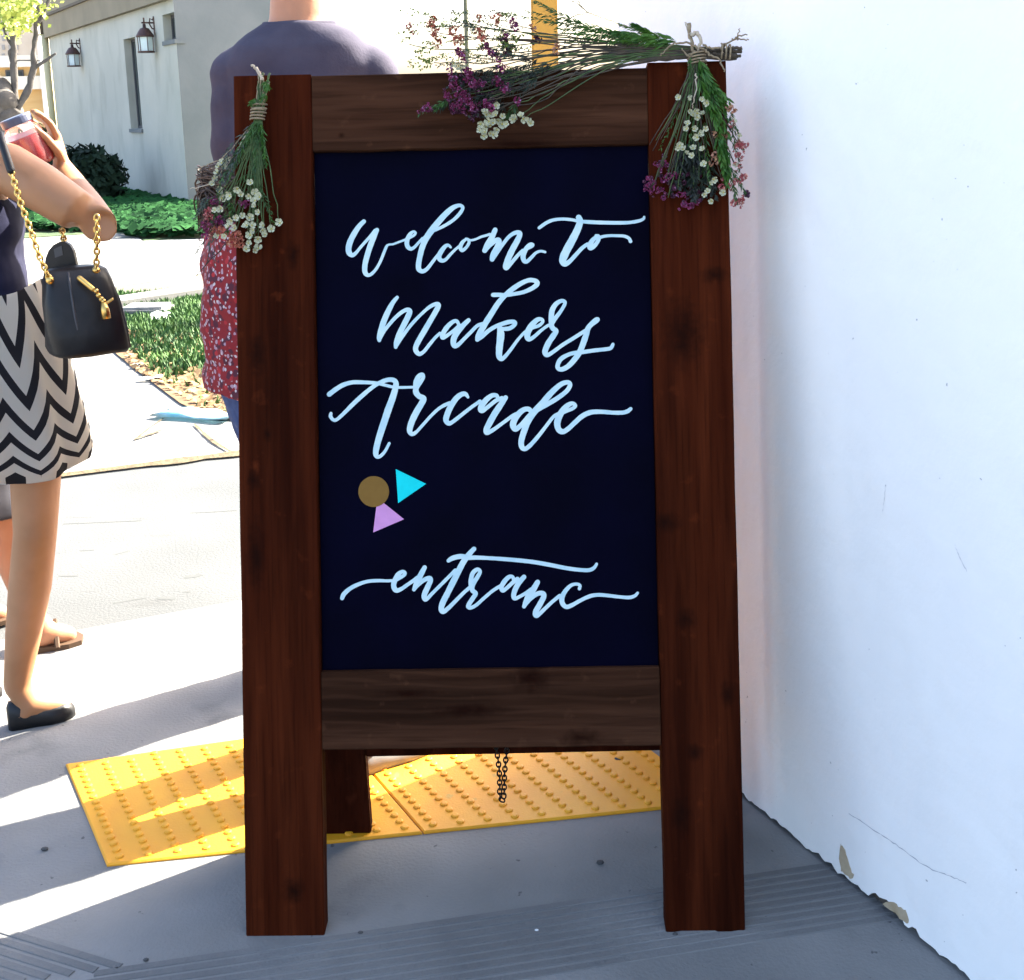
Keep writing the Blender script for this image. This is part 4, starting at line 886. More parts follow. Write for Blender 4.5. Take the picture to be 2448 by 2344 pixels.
for v in list(bm.verts):
    if v.co.y > MY+.06 and v.co.z < 1.89: v.co.y = MY+.06
remesh('hair', bm, .008, m_hairb, man, 2, .006, 30)
bm = bmesh.new()
loft(bm, [(MX, MY-.006, 1.622, .086, .080, mh), (MX, MY-.01, 1.598, .125, .094, mh), (MX, MY-.01, 1.565, .165, .108, mh), (MX, MY-.005, 1.52, .195, .115, mh), (MX, MY, 1.42, .188, .122, mh), (MX, MY, 1.25, .175, .118, mh), (MX, MY, 1.05, .172, .118, mh), (MX, MY, .90, .178, .122, mh)], 28)
for k in (-1, 1):
    a_ = mc+r*.158*k+V((0, 0, 1.505)); b_ = mc+r*.170*k+f*.01+V((0, 0, 1.37)); e_ = mc+r*.180*k+f*.05+V((0, 0, 1.285))
    tube(bm, [a_, b_, e_], [.066, .064, .061], 18, rnd=True)
tee = remesh('t_shirt', bm, .007, m_tee, man, 5, .010, 9)
bm = bmesh.new(); tube(bm, [V((MX, MY-.006, 1.618))+V((math.cos(t*math.pi/12)*.082, math.sin(t*math.pi/12)*.076, .006*math.sin(t*math.pi/12))) for t in range(25)], .007, 8); fin('collar', bm, m_tee, tee, True)
bm = bmesh.new()
loft(bm, [(MX, MY, .96, .160, .110, mh), (MX, MY, .84, .165, .115, mh)])
for k in (-1, 1): tube(bm, [mc+r*.085*k+V((0, 0, .88)), mc+r*.085*k+f*.015+V((0, 0, .5)), mc+r*.09*k-f*.01+V((0, 0, .10))], [.088, .066, .055], 16)
remesh('trousers', bm, .009, m_denim, man, 3, .006, 12)
for k in (-1, 1): p = mc+r*.09*k; shoe('shoe', p-f*.08, p+f*.20+r*.03*k, m_shoe, man, .046, .085, .055)

# --- person in the red floral blouse, mostly hidden by the sign
FY = 2.55; FX = at(618, 700, FY).x; fh = R(54); f, r = dirs(fh); fc = V((FX, FY, 0))
flo = thing('person', 'person in a red floral blouse and jeans with windblown brown hair', 'person', (FX, FY, 0))
def floral():
    m = mat('red_floral_cloth', (.20, .006, .010), .9); n = m.node_tree.nodes; l = m.node_tree.links
    tc = n.new('ShaderNodeTexCoord'); out = []
    for sc, lo, hi, col in ((44, .42, .36, (.07, .008, .02)), (62, .30, .25, (.36, .22, .27)), (48, .27, .22, (.34, .015, .02)), (80, .24, .19, (.48, .42, .43))):
        v = n.new('ShaderNodeTexVoronoi'); v.inputs['Scale'].default_value = sc; v.inputs['Randomness'].default_value = 1
        nz = n.new('ShaderNodeTexNoise'); nz.inputs['Scale'].default_value = sc*1.6; l.new(tc.outputs['Object'], nz.inputs['Vector']); l.new(tc.outputs['Object'], v.inputs['Vector'])
        s_ = math2(m, 'ADD', v.outputs['Distance'], math2(m, 'MULTIPLY', math2(m, 'SUBTRACT', nz.outputs['Fac'], .5), .6))
        r_ = n.new('ShaderNodeMapRange'); r_.inputs[1].default_value = lo; r_.inputs[2].default_value = hi; l.new(s_, r_.inputs[0]); mixnode(m, r_.outputs[0], col)
    return m
m_flo = floral(); m_jean = mat('blue_jeans', (.02, .04, .12), .9, (.035, .065, .17), scale=60)
bm = bmesh.new()
loft(bm, [(FX+.07, FY, 1.31, .05, .05, fh), (FX+.04, FY, 1.22, .052, .05, fh), (FX, FY, 1.18, .12, .07, fh), (FX, FY, 1.10, .14, .085, fh), (FX, FY, .92, .12, .08, fh), (FX, FY, .80, .115, .08, fh)])
head(bm, V((FX+.085, FY+.01, 1.335)), fh, .93)
for k in (-1, 1):
    s_ = fc+r*.135*k+V((0, 0, 1.14)); e_ = fc+r*.15*k+f*.07+V((0, 0, .93)); w_ = fc+r*.05*k+f*.22+V((.05, 0, 1.02)); tube(bm, [s_, e_, w_], [.042, .034, .024], 12, rnd=True); hand(bm, w_, f-r*.4*k+V((0, 0, .3)), -r*k, V((0, 0, 1)), .85, .5)
    tube(bm, [fc+r*.070*k+V((.02, 0, .78)), fc+r*.066*k+V((.12, -.03, .43)), fc+r*.10*k+V((.15, -.045, .08))], [.066, .05, .033], 12, rnd=True)
remesh('body', bm, .007, m_skin, flo); face_parts(V((FX+.085, FY+.01, 1.335)), fh, flo, .93)
bm = bmesh.new()
loft(bm, [(FX, FY, 1.205, .10, .07, fh), (FX, FY, 1.18, .14, .085, fh), (FX, FY, 1.12, .160, .105, fh), (FX, FY, 1.0, .160, .11, fh), (FX, FY, .92, .162, .115, fh), (FX, FY, .84, .170, .125, fh)], 28)
for k in (-1, 1): tube(bm, [fc+r*.130*k+V((0, 0, 1.145)), fc+r*.150*k+f*.07+V((0, 0, .93)), fc+r*.07*k+f*.19+V((.03, 0, 1.0))], [.058, .048, .04], 14, rnd=True)
remesh('blouse', bm, .007, m_flo, flo, 4, .012, 12)
bm = bmesh.new(); loft(bm, [(FX, FY, .87, .135, .10, fh), (FX+.035, FY, .76, .128, .105, fh)])
for k in (-1, 1): tube(bm, [fc+r*.068*k+V((.025, 0, .80)), fc+r*.066*k+V((.12, -.03, .43)), fc+r*.10*k+V((.15, -.045, .09))], [.084, .066, .052], 14)
remesh('jeans', bm, .008, m_jean, flo, 3, .004, 20)
for k in (-1, 1): p = fc+r*.10*k+V((.15, -.045, 0)); shoe('shoe', p-f*.06, p+f*.17, m_shoe, flo, .038, .06, .04)
hc = V((FX+.085, FY, 1.355)); bm = bmesh.new(); ball(bm, hc+V((0, -.008, 0)), 1, (.080, .088, .094), 18); hair = remesh('hair', bm, .008, m_hairb, flo, 2, .008, 26)
def rt_(q): return hc+V((q.uniform(-.12, .0), q.uniform(-.08, -.02), q.uniform(-.14, -.07)))
strands('long_strands', m_hairb, hair, rt_, lambda q: at(q.uniform(470, 556), q.uniform(400, 560), FY-.06+q.uniform(0, .06)), 420, .0032, rnd, .010, V((-.03, 0, .015)))
strands('blown_strands', m_hairl, hair, rt_, lambda q: at(q.uniform(466, 500), q.uniform(395, 470), FY-.06+q.uniform(0, .05)), 60, .0016, rnd, .014, V((-.02, 0, .01)))

# --- woman with the chevron skirt at the left edge
WY = 2.75; wh = R(50); f, r = dirs(wh)
wfoot = G(60, 1735); wo_ = thing('person', 'person in navy tank top and black and cream chevron skirt', 'person', (wfoot.x, wfoot.y, 0))
bx_ = at(-68, 700, WY).x; zw = at(-68, 690, WY).z; zs_ = at(20, 375, 2.62).z
shd = at(26, 402, 2.64); elb = at(238, 540, 2.60); wri = at(150, 405, 2.83); shl = V((2*bx_-shd.x, 2*WY-shd.y, shd.z))
jc = at(64, 338, 2.775)
bm = bmesh.new()
loft(bm, [(bx_-.03, WY, zs_+.14, .045, .048, wh), (bx_-.01, WY, zs_+.05, .055, .052, wh), (bx_, WY, zs_+.015, .11, .07, wh), (bx_, WY, zs_-.05, .155, .095, wh), (bx_, WY, zs_-.15, .150, .11, wh), (bx_, WY, zw+.05, .130, .10, wh), (bx_, WY, zw-.12, .16, .12, wh), (bx_+.02, WY, zw-.22, .15, .11, wh)], 24)
hd_ = V((bx_-.065, WY, zs_+.225)); head(bm, hd_, wh, .95)
tube(bm, [shd-r*.03, shd.lerp(elb, .35), shd.lerp(elb, .75), elb, elb.lerp(wri, .35), elb.lerp(wri, .8), wri], [.056, .053, .046, .041, .037, .029, .025], 18, rnd=True)
hand(bm, wri, (jc+V((.045, .045, .04))-wri), V((-.9, -.5, 0)), V((-.2, -1, .2)), .95, .42)
tube(bm, [shl+r*.03, shl-r*.04+V((0, 0, -.14)), shl-r*.05+f*.02+V((0, 0, -.28)), shl-r*.03+f*.16+V((0, 0, -.36))], [.05, .045, .037, .026], 14, rnd=True)
hand(bm, shl-r*.03+f*.16+V((0, 0, -.36)), f+V((0, 0, -.4)), r, V((0, 0, 1)), .9, .5)
heel, toe = G(28, 1740), G(180, 1706)
lk, lc, la = at(84, 1275, 2.66), at(72, 1400, 2.67), at(40, 1640, 2.66)
tube(bm, [at(40, 880, 2.70), at(86, 1110, 2.68), lk, lc, lc.lerp(la, .5), la], [.075, .058, .0485, .0485, .041, .030], 18, rnd=True); foot_skin(bm, la, heel, toe, .029)
heel2, toe2 = G(-150, 1690), G(6, 1660); la2 = at(-120, 1580, 2.80)
tube(bm, [at(-60, 880, 2.80), at(-95, 1250, 2.80), at(-105, 1380, 2.80), la2], [.075, .05, .048, .03], 16, rnd=True); foot_skin(bm, la2, heel2, toe2, .029)
remesh('body', bm, .0055, m_skin, wo_, 10); face_parts(hd_, wh, wo_, .95)
bm = bmesh.new(); ball(bm, hd_+V((-.01, -.01, .03)), 1, (.080, .092, .098), 18); ball(bm, hd_-f*.11+V((-.02, 0, .03)), .045, seg=12); remesh('hair', bm, .008, m_hairk, wo_, 2, .006, 30)
m_navy = mat('navy_knit', (.007, .008, .026), .9, (.012, .013, .036), scale=40, spec=.2); m_flat = mat('black_leather', (.006, .006, .007), .42, (.010, .010, .011), scale=40, bump=.12, bscale=40, spec=.3)
bm = bmesh.new(); loft(bm, [(bx_, WY, zs_-.085, .150, .100, wh), (bx_, WY, zs_-.11, .160, .118, wh), (bx_, WY, zs_-.17, .160, .124, wh), (bx_, WY, zw+.1, .150, .115, wh), (bx_, WY, zw-.02, .162, .122, wh)], 28)
sb = shd-r*.055
tube(bm, [sb-f*.09+V((0, 0, -.10)), sb-f*.055+V((0, 0, .0)), sb+V((0, 0, .038)), sb+f*.06+V((0, 0, .0)), sb+f*.10+V((0, 0, -.10))], .016, 8, rnd=True)
sb = shl+r*.055; tube(bm, [sb-f*.09+V((0, 0, -.10)), sb-f*.055, sb+V((0, 0, .038)), sb+f*.06, sb+f*.10+V((0, 0, -.10))], .016, 8, rnd=True)
remesh('tank_top', bm, .006, m_navy, wo_, 3, .006, 14)
# flared skirt; chevrons tighten towards the hem
m_skt = bpy.data.materials.new('chevron_cloth'); m_skt.use_nodes = True; n = m_skt.node_tree.nodes; l = m_skt.node_tree.links
uv = n.new('ShaderNodeUVMap'); uv.uv_map = 'UVMap'; sx = n.new('ShaderNodeSeparateXYZ'); l.new(uv.outputs[0], sx.inputs[0])
pp = n.new('ShaderNodeMath'); pp.operation = 'PINGPONG'; pp.inputs[1].default_value = .5; l.new(sx.outputs[0], pp.inputs[0])
ph = math2(m_skt, 'ADD', sx.outputs[1], math2(m_skt, 'MULTIPLY', pp.outputs[0], 2.0)); fr_ = math2(m_skt, 'FRACT', ph, 0)
rr = n.new('ShaderNodeValToRGB'); rr.color_ramp.interpolation = 'CONSTANT'; rr.color_ramp.elements[0].color = (.012, .011, .016, 1); rr.color_ramp.elements[1].position = .40; rr.color_ramp.elements[1].color = (.60, .56, .49, 1)
l.new(fr_, rr.inputs[0]); l.new(rr.outputs[0], n['Principled BSDF'].inputs['Base Color']); n['Principled BSDF'].inputs['Roughness'].default_value = .9
prof = [(672, -32, 136), (720, -25, 150), (800, -12, 160), (880, 4, 168), (960, 20, 174), (1030, 32, 180), (1075, 38, 182), (1098, 40, 176)]
bm = bmesh.new(); uvl = bm.loops.layers.uv.new('UVMap'); rows = spline([tuple(map(float, p)) for p in prof], 5); NA = 88; grid = []; zh = at(40, 1112, WY-.1).z
for (y, cx, hw) in rows:
    c_ = at(cx, y+10, WY-.03); a_ = hw/ppm(WY-.1, c_.z); hgt = max(0, c_.z-zh); row = []
    for k in range(NA+1):
        th = 2*math.pi*k/NA; fold = 1+min(1, (y-672)/300)*.045*math.cos(9*th+1.0)+.012*math.cos(17*th)
        x = c_.x+math.cos(th)*a_*fold; yy = c_.y+math.sin(th)*a_*.85*fold; row.append((bm.verts.new((x, yy, c_.z+.012*math.cos(3*th))), th/(2*math.pi)*10, math.log(1+13.3*hgt)/.36))
    grid.append(row)
for A_, B_ in zip(grid, grid[1:]):
    for k in range(NA):
        q = (A_[k], A_[k+1], B_[k+1], B_[k]); fa = bm.faces.new([v[0] for v in q])
        for lo_, v in zip(fa.loops, q): lo_[uvl].uv = (v[1], v[2])
bmesh.ops.solidify(bm, geom=bm.faces[:], thickness=.003)
sk = fin('skirt', bm, m_skt, wo_, True)
shoe('shoe', heel-(toe-heel)*.05, toe, m_flat, wo_, .038, .066, .044); shoe('shoe', heel2, toe2, m_flat, wo_, .036, .05, .034)

# --- jar of red drink in that hand
m_glass = mat('jar_glass', (1, .70, .66), .04, trans=.93); m_drink = mat('red_drink', (.42, .006, .016), .3, (.52, .012, .025), scale=20); m_lid = mat('grey_blue_lid', (.05, .06, .10), .3, metal=.0)
ja = (at(50, 298, 2.79)-at(84, 375, 2.79)).normalized(); ja = (ja+V((0, -.16, 0))).normalized()
jq = ja.to_track_quat('Z', 'Y'); jar = thing('jar', 'glass jar of red drink with a grey-blue lid in a raised hand', 'jar', jc-ja*.058, jq)
def lathe(bm, prof, n=28):
    rings = [[bm.verts.new((r_*math.cos(2*math.pi*k/n), r_*math.sin(2*math.pi*k/n), z)) for k in range(n)] for r_, z in prof]; skin_rings(bm, rings)
bm = bmesh.new(); lathe(bm, [(.034, 0), (.040, .004), (.043, .03), (.0435, .070), (.041, .082), (.033, .094), (.031, .106)]); fin('glass', bm, m_glass, jar, True, local=True)
bm = bmesh.new(); lathe(bm, [(.032, .003), (.039, .007), (.0418, .03), (.0423, .066), (.0423, .068)]); fin('drink', bm, m_drink, jar, True, local=True)
bm = bmesh.new(); lathe(bm, [(.0345, .098), (.035, .100), (.035, .113), (.0335, .116), (.030, .1165)]); fin('lid', bm, m_lid, jar, False, local=True)

# --- handbag on that arm
m_gold = mat('gold_metal', (.62, .40, .12), .3, metal=1.0); m_seam = mat('worn_black_edge', (.035, .035, .04), .5)
BY = 2.585; bc = at(212, 838, BY); tcn = at(176, 640, BY); bag = thing('handbag', 'black leather handbag on gold chain straps hanging from the bent arm', 'handbag', bc)
def selps(bm, c_, a_, b_, h, n=28, e=.42):
    fd, rd = dirs(h); g = lambda v: math.copysign(abs(v)**e, v)
    return [bm.verts.new(c_+rd*a_*g(math.cos(2*math.pi*k/n))+fd*b_*g(math.sin(2*math.pi*k/n))) for k in range(n)]
bm = bmesh.new(); rings = []; bh = R(-28)
for t, a_, b_ in ((-.015, .055, .05), (0, .080, .066), (.05, .0845, .070), (.3, .082, .066), (.6, .076, .058), (.85, .066, .046), (.97, .058, .034), (1.0, .046, .022)):
    rings.append(selps(bm, bc.lerp(tcn, t), a_, b_, bh))
skin_rings(bm, rings)
for v in bm.verts: v.co += V((noise.noise(v.co*11), noise.noise(v.co*11+V((4, 0, 0))), noise.noise(v.co*11+V((0, 4, 0)))*.6))*.012
body = fin('bag_body', bm, m_flat, bag, True)
fd, rd = dirs(bh)
bm = bmesh.new(); P_ = [bc.lerp(tcn, t)-rd*a_*.3-fd*b_*1.01 for t, a_, b_ in ((.02, .08, .066), (.3, .08, .066), (.6, .076, .058), (.85, .066, .046), (.97, .057, .032))]; tube(bm, P_, .0028, 6)
P_ = [bc.lerp(tcn, t)+rd*a_*1.0-fd*b_*.62 for t, a_, b_ in ((.02, .08, .066), (.3, .08, .066), (.6, .076, .058), (.85, .066, .046), (.97, .057, .032))]; tube(bm, P_, .0028, 6); fin('piping', bm, m_seam, body, True)
bm = bmesh.new(); fp = [at(x, y, BY+.03) for x, y in ((104, 650), (109, 618), (116, 600), (128, 586), (142, 579), (155, 579), (167, 586), (175, 600), (180, 620), (186, 650))]
F_ = [bm.verts.new(p) for p in fp]; B_ = [bm.verts.new(p+V((0, .012, 0))) for p in fp]; skin_rings(bm, [F_, B_]); fl = fin('flap', bm, m_flat, bag)
bm = bmesh.new(); zq = lambda x, y, Y=BY-.085: at(x*.3463, 250+y*.3463, Y)
fp = [zq(x, y, BY+.0285) for x, y in ((370, 1000), (425, 975), (435, 1040), (380, 1060))]; bm.faces.new([bm.verts.new(p) for p in fp]); fin('emblem', bm, m_seam, fl)
bm = bmesh.new(); tube(bm, [zq(550, 1200, BY-.05), zq(640, 1275, BY-.055)], .006, 8, rnd=True)
for x, y in ((665, 1290), (680, 1320), (700, 1345), (715, 1360)): ball(bm, zq(x, y, BY-.062), .0058, seg=8)
tube(bm, [zq(715, 1370, BY-.068), zq(725, 1420, BY-.07), zq(735, 1480, BY-.072)], [.006, .009, .0095], 10, rnd=False); tube(bm, [zq(730, 1375, BY-.06), zq(775, 1345, BY-.055)], .0032, 6, rnd=True); fin('zip_pull', bm, m_gold, bag, True)
# chains: over the shoulder and over the forearm
c1 = [at(8, 352, 2.575), at(26, 408, 2.545)]
c2 = [zq(x, y, Y) for x, y, Y in ((75, 455, 2.545), (110, 580, 2.53), (150, 700, 2.52), (215, 880, 2.51), (275, 1060, 2.505), (345, 1215, 2.505))]
fin('chain', chain_mesh(c2, .0155, .0026), m_gold, bag, True)
bm = bmesh.new(); tube(bm, [at(-25, 318, 2.60), at(0, 322, 2.585), c1[0], c1[1]], .0085, 8, rnd=True); fin('strap', bm, m_flat, bag, True)
c3 = [zq(668, 765, 2.545), zq(668, 900, 2.54), zq(668, 1040, 2.545), zq(664, 1145, 2.55)]; fin('chain', chain_mesh(c3, .0155, .0026), m_gold, bag, True)
c4 = [zq(425, 860, 2.66), zq(440, 930, 2.64), zq(455, 965, 2.63)]; fin('chain', chain_mesh(c4, .0155, .0026), m_gold, bag, True)
bm = bmesh.new(); ball(bm, c2[-1], .009, seg=8); ball(bm, c3[-1], .009, (1, 1, .8), 8); fin('ring', bm, m_gold, bag, True)

# --- another pedestrian behind her: long dark shorts and sandals
SY_ = 3.12; sxx = at(-100, 1000, SY_).x; oh = R(70); f, r = dirs(oh); oc = V((sxx, SY_, 0))
oth = thing('person', 'person in dark clothes and sandals behind the chevron skirt, mostly out of frame', 'person', (sxx, SY_, 0))
bm = bmesh.new(); bxs = sxx-.06
loft(bm, [(bxs-.04, SY_, 1.42, .045, .045, oh), (bxs-.03, SY_, 1.33, .06, .05, oh), (bxs-.02, SY_, 1.28, .14, .08, oh), (bxs, SY_, 1.1, .14, .10, oh), (bxs, SY_, .9, .13, .10, oh), (bxs+.02, SY_, .75, .14, .11, oh)])
hd2 = V((bxs-.08, SY_, 1.50)); head(bm, hd2, oh, .95)
h3, t3 = G(78, 1556), G(185, 1532); a3 = at(78, 1478, 3.10); h4, t4 = G(-75, 1500), G(20, 1480); a4 = at(-60, 1430, 3.25)
tube(bm, [oc+V((.04, -.04, .75)), at(25, 1255, 3.08), at(32, 1330, 3.09), a3], [.08, .052, .05, .03], 14, rnd=True); foot_skin(bm, a3, h3, t3, .030)
tube(bm, [oc+V((-.03, .05, .75)), at(-38, 1235, 3.2), at(-42, 1310, 3.22), a4], [.08, .052, .05, .03], 14, rnd=True); foot_skin(bm, a4, h4, t4, .030)
for k in (-1, 1): s_ = V((bxs, SY_, 1.24))+r*.15*k; tube(bm, [s_, s_+V((-.03, 0, -.26)), s_+f*.02+V((-.05, 0, -.48))], [.045, .036, .025], 12, rnd=True); hand(bm, s_+f*.02+V((-.05, 0, -.48)), V((0, 0, -1)), -r*k, f, .9, .4)
remesh('body', bm, .007, m_skin2, oth); face_parts(hd2, oh, oth, .95)
bm = bmesh.new(); ball(bm, hd2+V((-.01, 0, .025)), 1, (.08, .09, .098), 16); remesh('hair', bm, .009, m_hairk, oth, 2, .006, 30)
m_short = mat('dark_cloth', (.014, .014, .022), .9)
bm = bmesh.new(); loft(bm, [(bxs, SY_, 1.25, .13, .085, oh), (bxs, SY_, 1.05, .155, .115, oh), (bxs+.02, SY_, .8, .155, .125, oh), (sxx+.015, SY_, .6, .17, .14, oh), (sxx+.03, SY_, .39, .165, .15, oh)]); remesh('dress', bm, .009, m_short, oth, 3, .008, 10)
m_sand = mat('brown_sandal', (.06, .03, .012), .7)
for hh_, tt_ in ((h3, t3), (h4, t4)):
    d = (tt_-hh_).normalized(); s_ = V((d.y, -d.x, 0)); bm = bmesh.new(); L2 = (tt_-hh_).length
    ring = [hh_+d*L2*t+s_*w for t, w in ((-.1, 0), (-.05, .03), (.3, .034), (.75, .044), (1.05, .036), (1.15, 0), (1.05, -.036), (.75, -.044), (.3, -.034), (-.05, -.03))]
    skin_rings(bm, [[bm.verts.new(p+V((0, 0, z))) for p in ring] for z in (.001, .014)]); tube(bm, [hh_+d*L2*.5+s_*.042+V((0, 0, .01)), hh_+d*L2*.55+V((0, 0, .072)), hh_+d*L2*.5-s_*.042+V((0, 0, .01))], .007, 6); fin('sandal', bm, m_sand, oth)

# ------------------------------------------------------------------ pale stucco building across the way
B0 = G(452, 501); bdir = (G(150, 432)-B0); bdir.z = 0; BL = bdir.length; bdir.normalize(); B0.z = 0
bnr = V((bdir.y, -bdir.x, 0))
if bnr.dot(-B0) < 0: bnr = -bnr
rdir = -bnr; rdir = V((bdir.y, -bdir.x, 0)); 
if rdir.x < 0: rdir = -rdir
m_stuc = mat('pale_stucco', (.38, .38, .325), .9, (.43, .425, .365), scale=.9, bump=.3, bscale=9)
mixnode(m_stuc, math2(m_stuc, 'MULTIPLY', noisefac(m_stuc, 2.2, .5, .75, (1, 1, .5), 8), .7), (.27, .275, .23))
m_stuc_shade_sill = mat('grey_shade_and_sill_stucco', (.12, .135, .135), .9, (.155, .165, .165), scale=1.2, bump=.3, bscale=9)  # side wall's shade is put into this darker grey; the sills share it
m_band = mat('tan_band', (.19, .16, .105), .9, (.23, .195, .13), scale=1.5); m_trim = mat('dark_trim', (.07, .055, .035), .8)
m_wfr = mat('window_frame', (.055, .055, .06), .6); m_wgl = mat('window_glass', (.02, .03, .035), .06, spec=.8); m_wgl_refl = mat('green_reflection_glass', (.10, .16, .05), .08, (.30, .34, .20), scale=5, spec=.8)  # mottled green pane: reflected trees painted into the glass colour
sb_ = thing('stucco_building', 'pale stucco building with lantern lights and narrow windows behind the lawn', 'building', B0)
BM_ = M(((bdir.x, -bnr.x, 0, B0.x), (bdir.y, -bnr.y, 0, B0.y), (0, 0, 1, 0), (0, 0, 0, 1)))      # x along the long face, y into the building
zb_ = onplane(407, 0, B0, bnr).z; zbt = onplane(147, 32, B0, bnr).z; BD = 1.8; HT = 5.4
def onface(px, py):
    p = onplane(px, py, B0, bnr); return ((p-B0).dot(bdir), p.z)
wins = [((295, 95), (341, 309)), ((388, 37), (421, 94))]
# wall with window openings cut as strips
xs = [0.0, BL]; rects = []
for (a_, b_) in wins:
    s0, z1 = onface(*a_); s1, z0 = onface(*b_); rects.append((min(s0, s1), max(s0, s1), z0, z1))
bm = bmesh.new(); cuts = sorted({0.0, BL, *[c_ for r_ in rects for c_ in r_[:2]]}); WT = .22
for u0, u1 in zip(cuts, cuts[1:]):
    hole = [r_ for r_ in rects if r_[0] <= u0+1e-6 and r_[1] >= u1-1e-6]
    spans = [(-.05, zb_)] if not hole else [(-.05, hole[0][2]), (hole[0][3], zb_)]
    for z0, z1 in spans: box(bm, (u0, 0, z0), (u1, WT, z1))
fin('wall', bm, m_stuc, sb_, local=False) if False else None
bmesh.ops.transform(bm, matrix=BM_, verts=bm.verts); wl_ = fin('wall', bm, m_stuc, sb_)
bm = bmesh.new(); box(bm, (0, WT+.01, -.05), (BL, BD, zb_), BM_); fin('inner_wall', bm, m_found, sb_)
bm = bmesh.new(); box(bm, (-.012, 0.001, -.05), (-.002, BD, HT-.01), BM_); fin('side_wall', bm, m_stuc_shade_sill, sb_)
bm = bmesh.new(); box(bm, (0, -.10, zb_), (BL+.1, BD, zbt), BM_); fin('upper_band', bm, m_band, sb_)
bm = bmesh.new(); box(bm, (0, -.14, zbt), (BL+.1, BD, zbt+.05), BM_); fin('trim', bm, m_trim, sb_)
bm = bmesh.new(); box(bm, (0, -.08, zbt+.05), (BL+.1, BD, HT), BM_); fin('parapet', bm, m_band, sb_)
for i, (u0, u1, z0, z1) in enumerate(rects):
    bm = bmesh.new(); t_ = .05; 
    for a_, b_ in (((u0, .12, z0), (u0+t_, .17, z1)), ((u1-t_, .12, z0), (u1, .17, z1)), ((u0+t_, .12, z0), (u1-t_, .17, z0+t_)), ((u0+t_, .12, z1-t_), (u1-t_, .17, z1))): box(bm, a_, b_, BM_)
    wi = fin('window', bm, m_wfr, sb_); um = u0+(u1-u0)*(.48 if i == 0 else .3)
    bm = bmesh.new(); box(bm, (u0+t_, .140, z0+t_), (um, .146, z1-t_), BM_); fin('pane', bm, m_wgl_refl if i == 0 else m_wgl, wi)
    bm = bmesh.new(); box(bm, (um+.002, .132, z0+t_), (u1-t_, .138, z1-t_), BM_); fin('pane', bm, m_wgl, wi)
    bm = bmesh.new(); box(bm, (u0-.03, -.03, z0-.06), (u1+.03, .12, z0-.001), BM_); fin('sill', bm, m_stuc_shade_sill, wi)
# downspout at the far corner
m_pipe = mat('cream_pipe', (.46, .40, .22), .6); pz = onface(146, 70)[1]
bm = bmesh.new(); p0 = BM_ @ V((BL+.05, -.07, -.02)); tube(bm, [p0, p0+V((0, 0, pz))], .075, 10); dsp = fin('downspout', bm, m_pipe, sb_, True)
bm = bmesh.new(); tube(bm, [p0+V((0, 0, pz)), p0+V((0, 0, HT))], .085, 10); fin('upper_pipe', bm, m_trim, dsp, True)
# wall lanterns
m_bronze = mat('bronze_lantern', (.055, .028, .024), .5, (.09, .045, .035), scale=20, metal=.4); m_lglass = mat('seeded_glass', (.62, .72, .72), .35, (.5, .6, .6), scale=8)
def lantern(label, px, ytop, ybot, wpx, plate_px, plate_y):
    u, zc = onface(plate_px, (ytop+ybot)/2); out = .15; pc = BM_ @ V((u, -out, 0)); k = pc.y/FP*1.02
    zt_, zb2 = onface(px, ytop)[1], onface(px, ybot)[1]; h = zt_-zb2; w = wpx*k*.5
    root = thing('wall_lantern', label, 'lantern', (pc.x, pc.y, zb2), None, 'wall lanterns on the stucco building'); o_ = V((pc.x, pc.y, 0))
    bm = bmesh.new(); lathe_at(bm, o_, [(w*1.06, zb2), (w*1.06, zb2+h*.045), (w*.9, zb2+h*.05)]); fin('base_ring', bm, m_bronze, root)
    bm = bmesh.new(); lathe_at(bm, o_, [(w*.86, zb2+h*.051), (w*.92, zb2+h*.44)], 6); gl = fin('glass', bm, m_lglass, root)
    for q in range(6):
        an = q*math.pi/3; bm = bmesh.new(); tube(bm, [o_+V((math.cos(an)*w*.93, math.sin(an)*w*.93, zb2+h*.05)), o_+V((math.cos(an)*w*.97, math.sin(an)*w*.97, zb2+h*.45))], w*.055, 5); fin('bar', bm, m_bronze, gl)
    bm = bmesh.new(); lathe_at(bm, o_, [(w*1.15, zb2+h*.44), (w*1.12, zb2+h*.48), (w*.8, zb2+h*.60), (w*.55, zb2+h*.68), (w*.22, zb2+h*.70), (w*.2, zb2+h*.80)]); fin('cap', bm, m_bronze, root, True)
    pl = BM_ @ V((u, -.0, 0)); pl = V((pl.x, pl.y, 0))
    bm = bmesh.new(); tube(bm, [o_+V((0, 0, zb2+h*.80)), o_+V((0, 0, zb2+h*.98))], w*.10, 6); tube(bm, [o_+(o_-pl)*.25+V((0, 0, zb2+h*.84)), pl+V((0, 0, zb2+h*.84))], w*.11, 6)
    tube(bm, [pl.lerp(o_, .45)+V((0, 0, zb2+h*.84)), pl.lerp(o_, .4)+V((0, 0, zb2+h*.96)), pl.lerp(o_, .15)+V((0, 0, zb2+h*.92)), pl+V((0, 0, zb2+h*1.0))], w*.09, 6); tube(bm, [pl.lerp(o_, .5)+V((0, 0, zb2+h*.82)), pl.lerp(o_, .25)+V((0, 0, zb2+h*.68)), pl+V((0, 0, zb2+h*.66))], w*.09, 6); fin('arm', bm, m_bronze, root)
    bm = bmesh.new(); box(bm, (-w*.2, -.012, zb2+h*.50), (w*.2, .012, zb2+h*1.02), M.Translation(pl) @ BM_.to_3x3().to_4x4()); fin('back_plate', bm, m_bronze, root)
def lathe_at(bm, o_, prof, n=14):
    skin_rings(bm, [[bm.verts.new(o_+V((r_*math.cos(2*math.pi*k/n), r_*math.sin(2*math.pi*k/n), z))) for k in range(n)] for r_, z in prof])
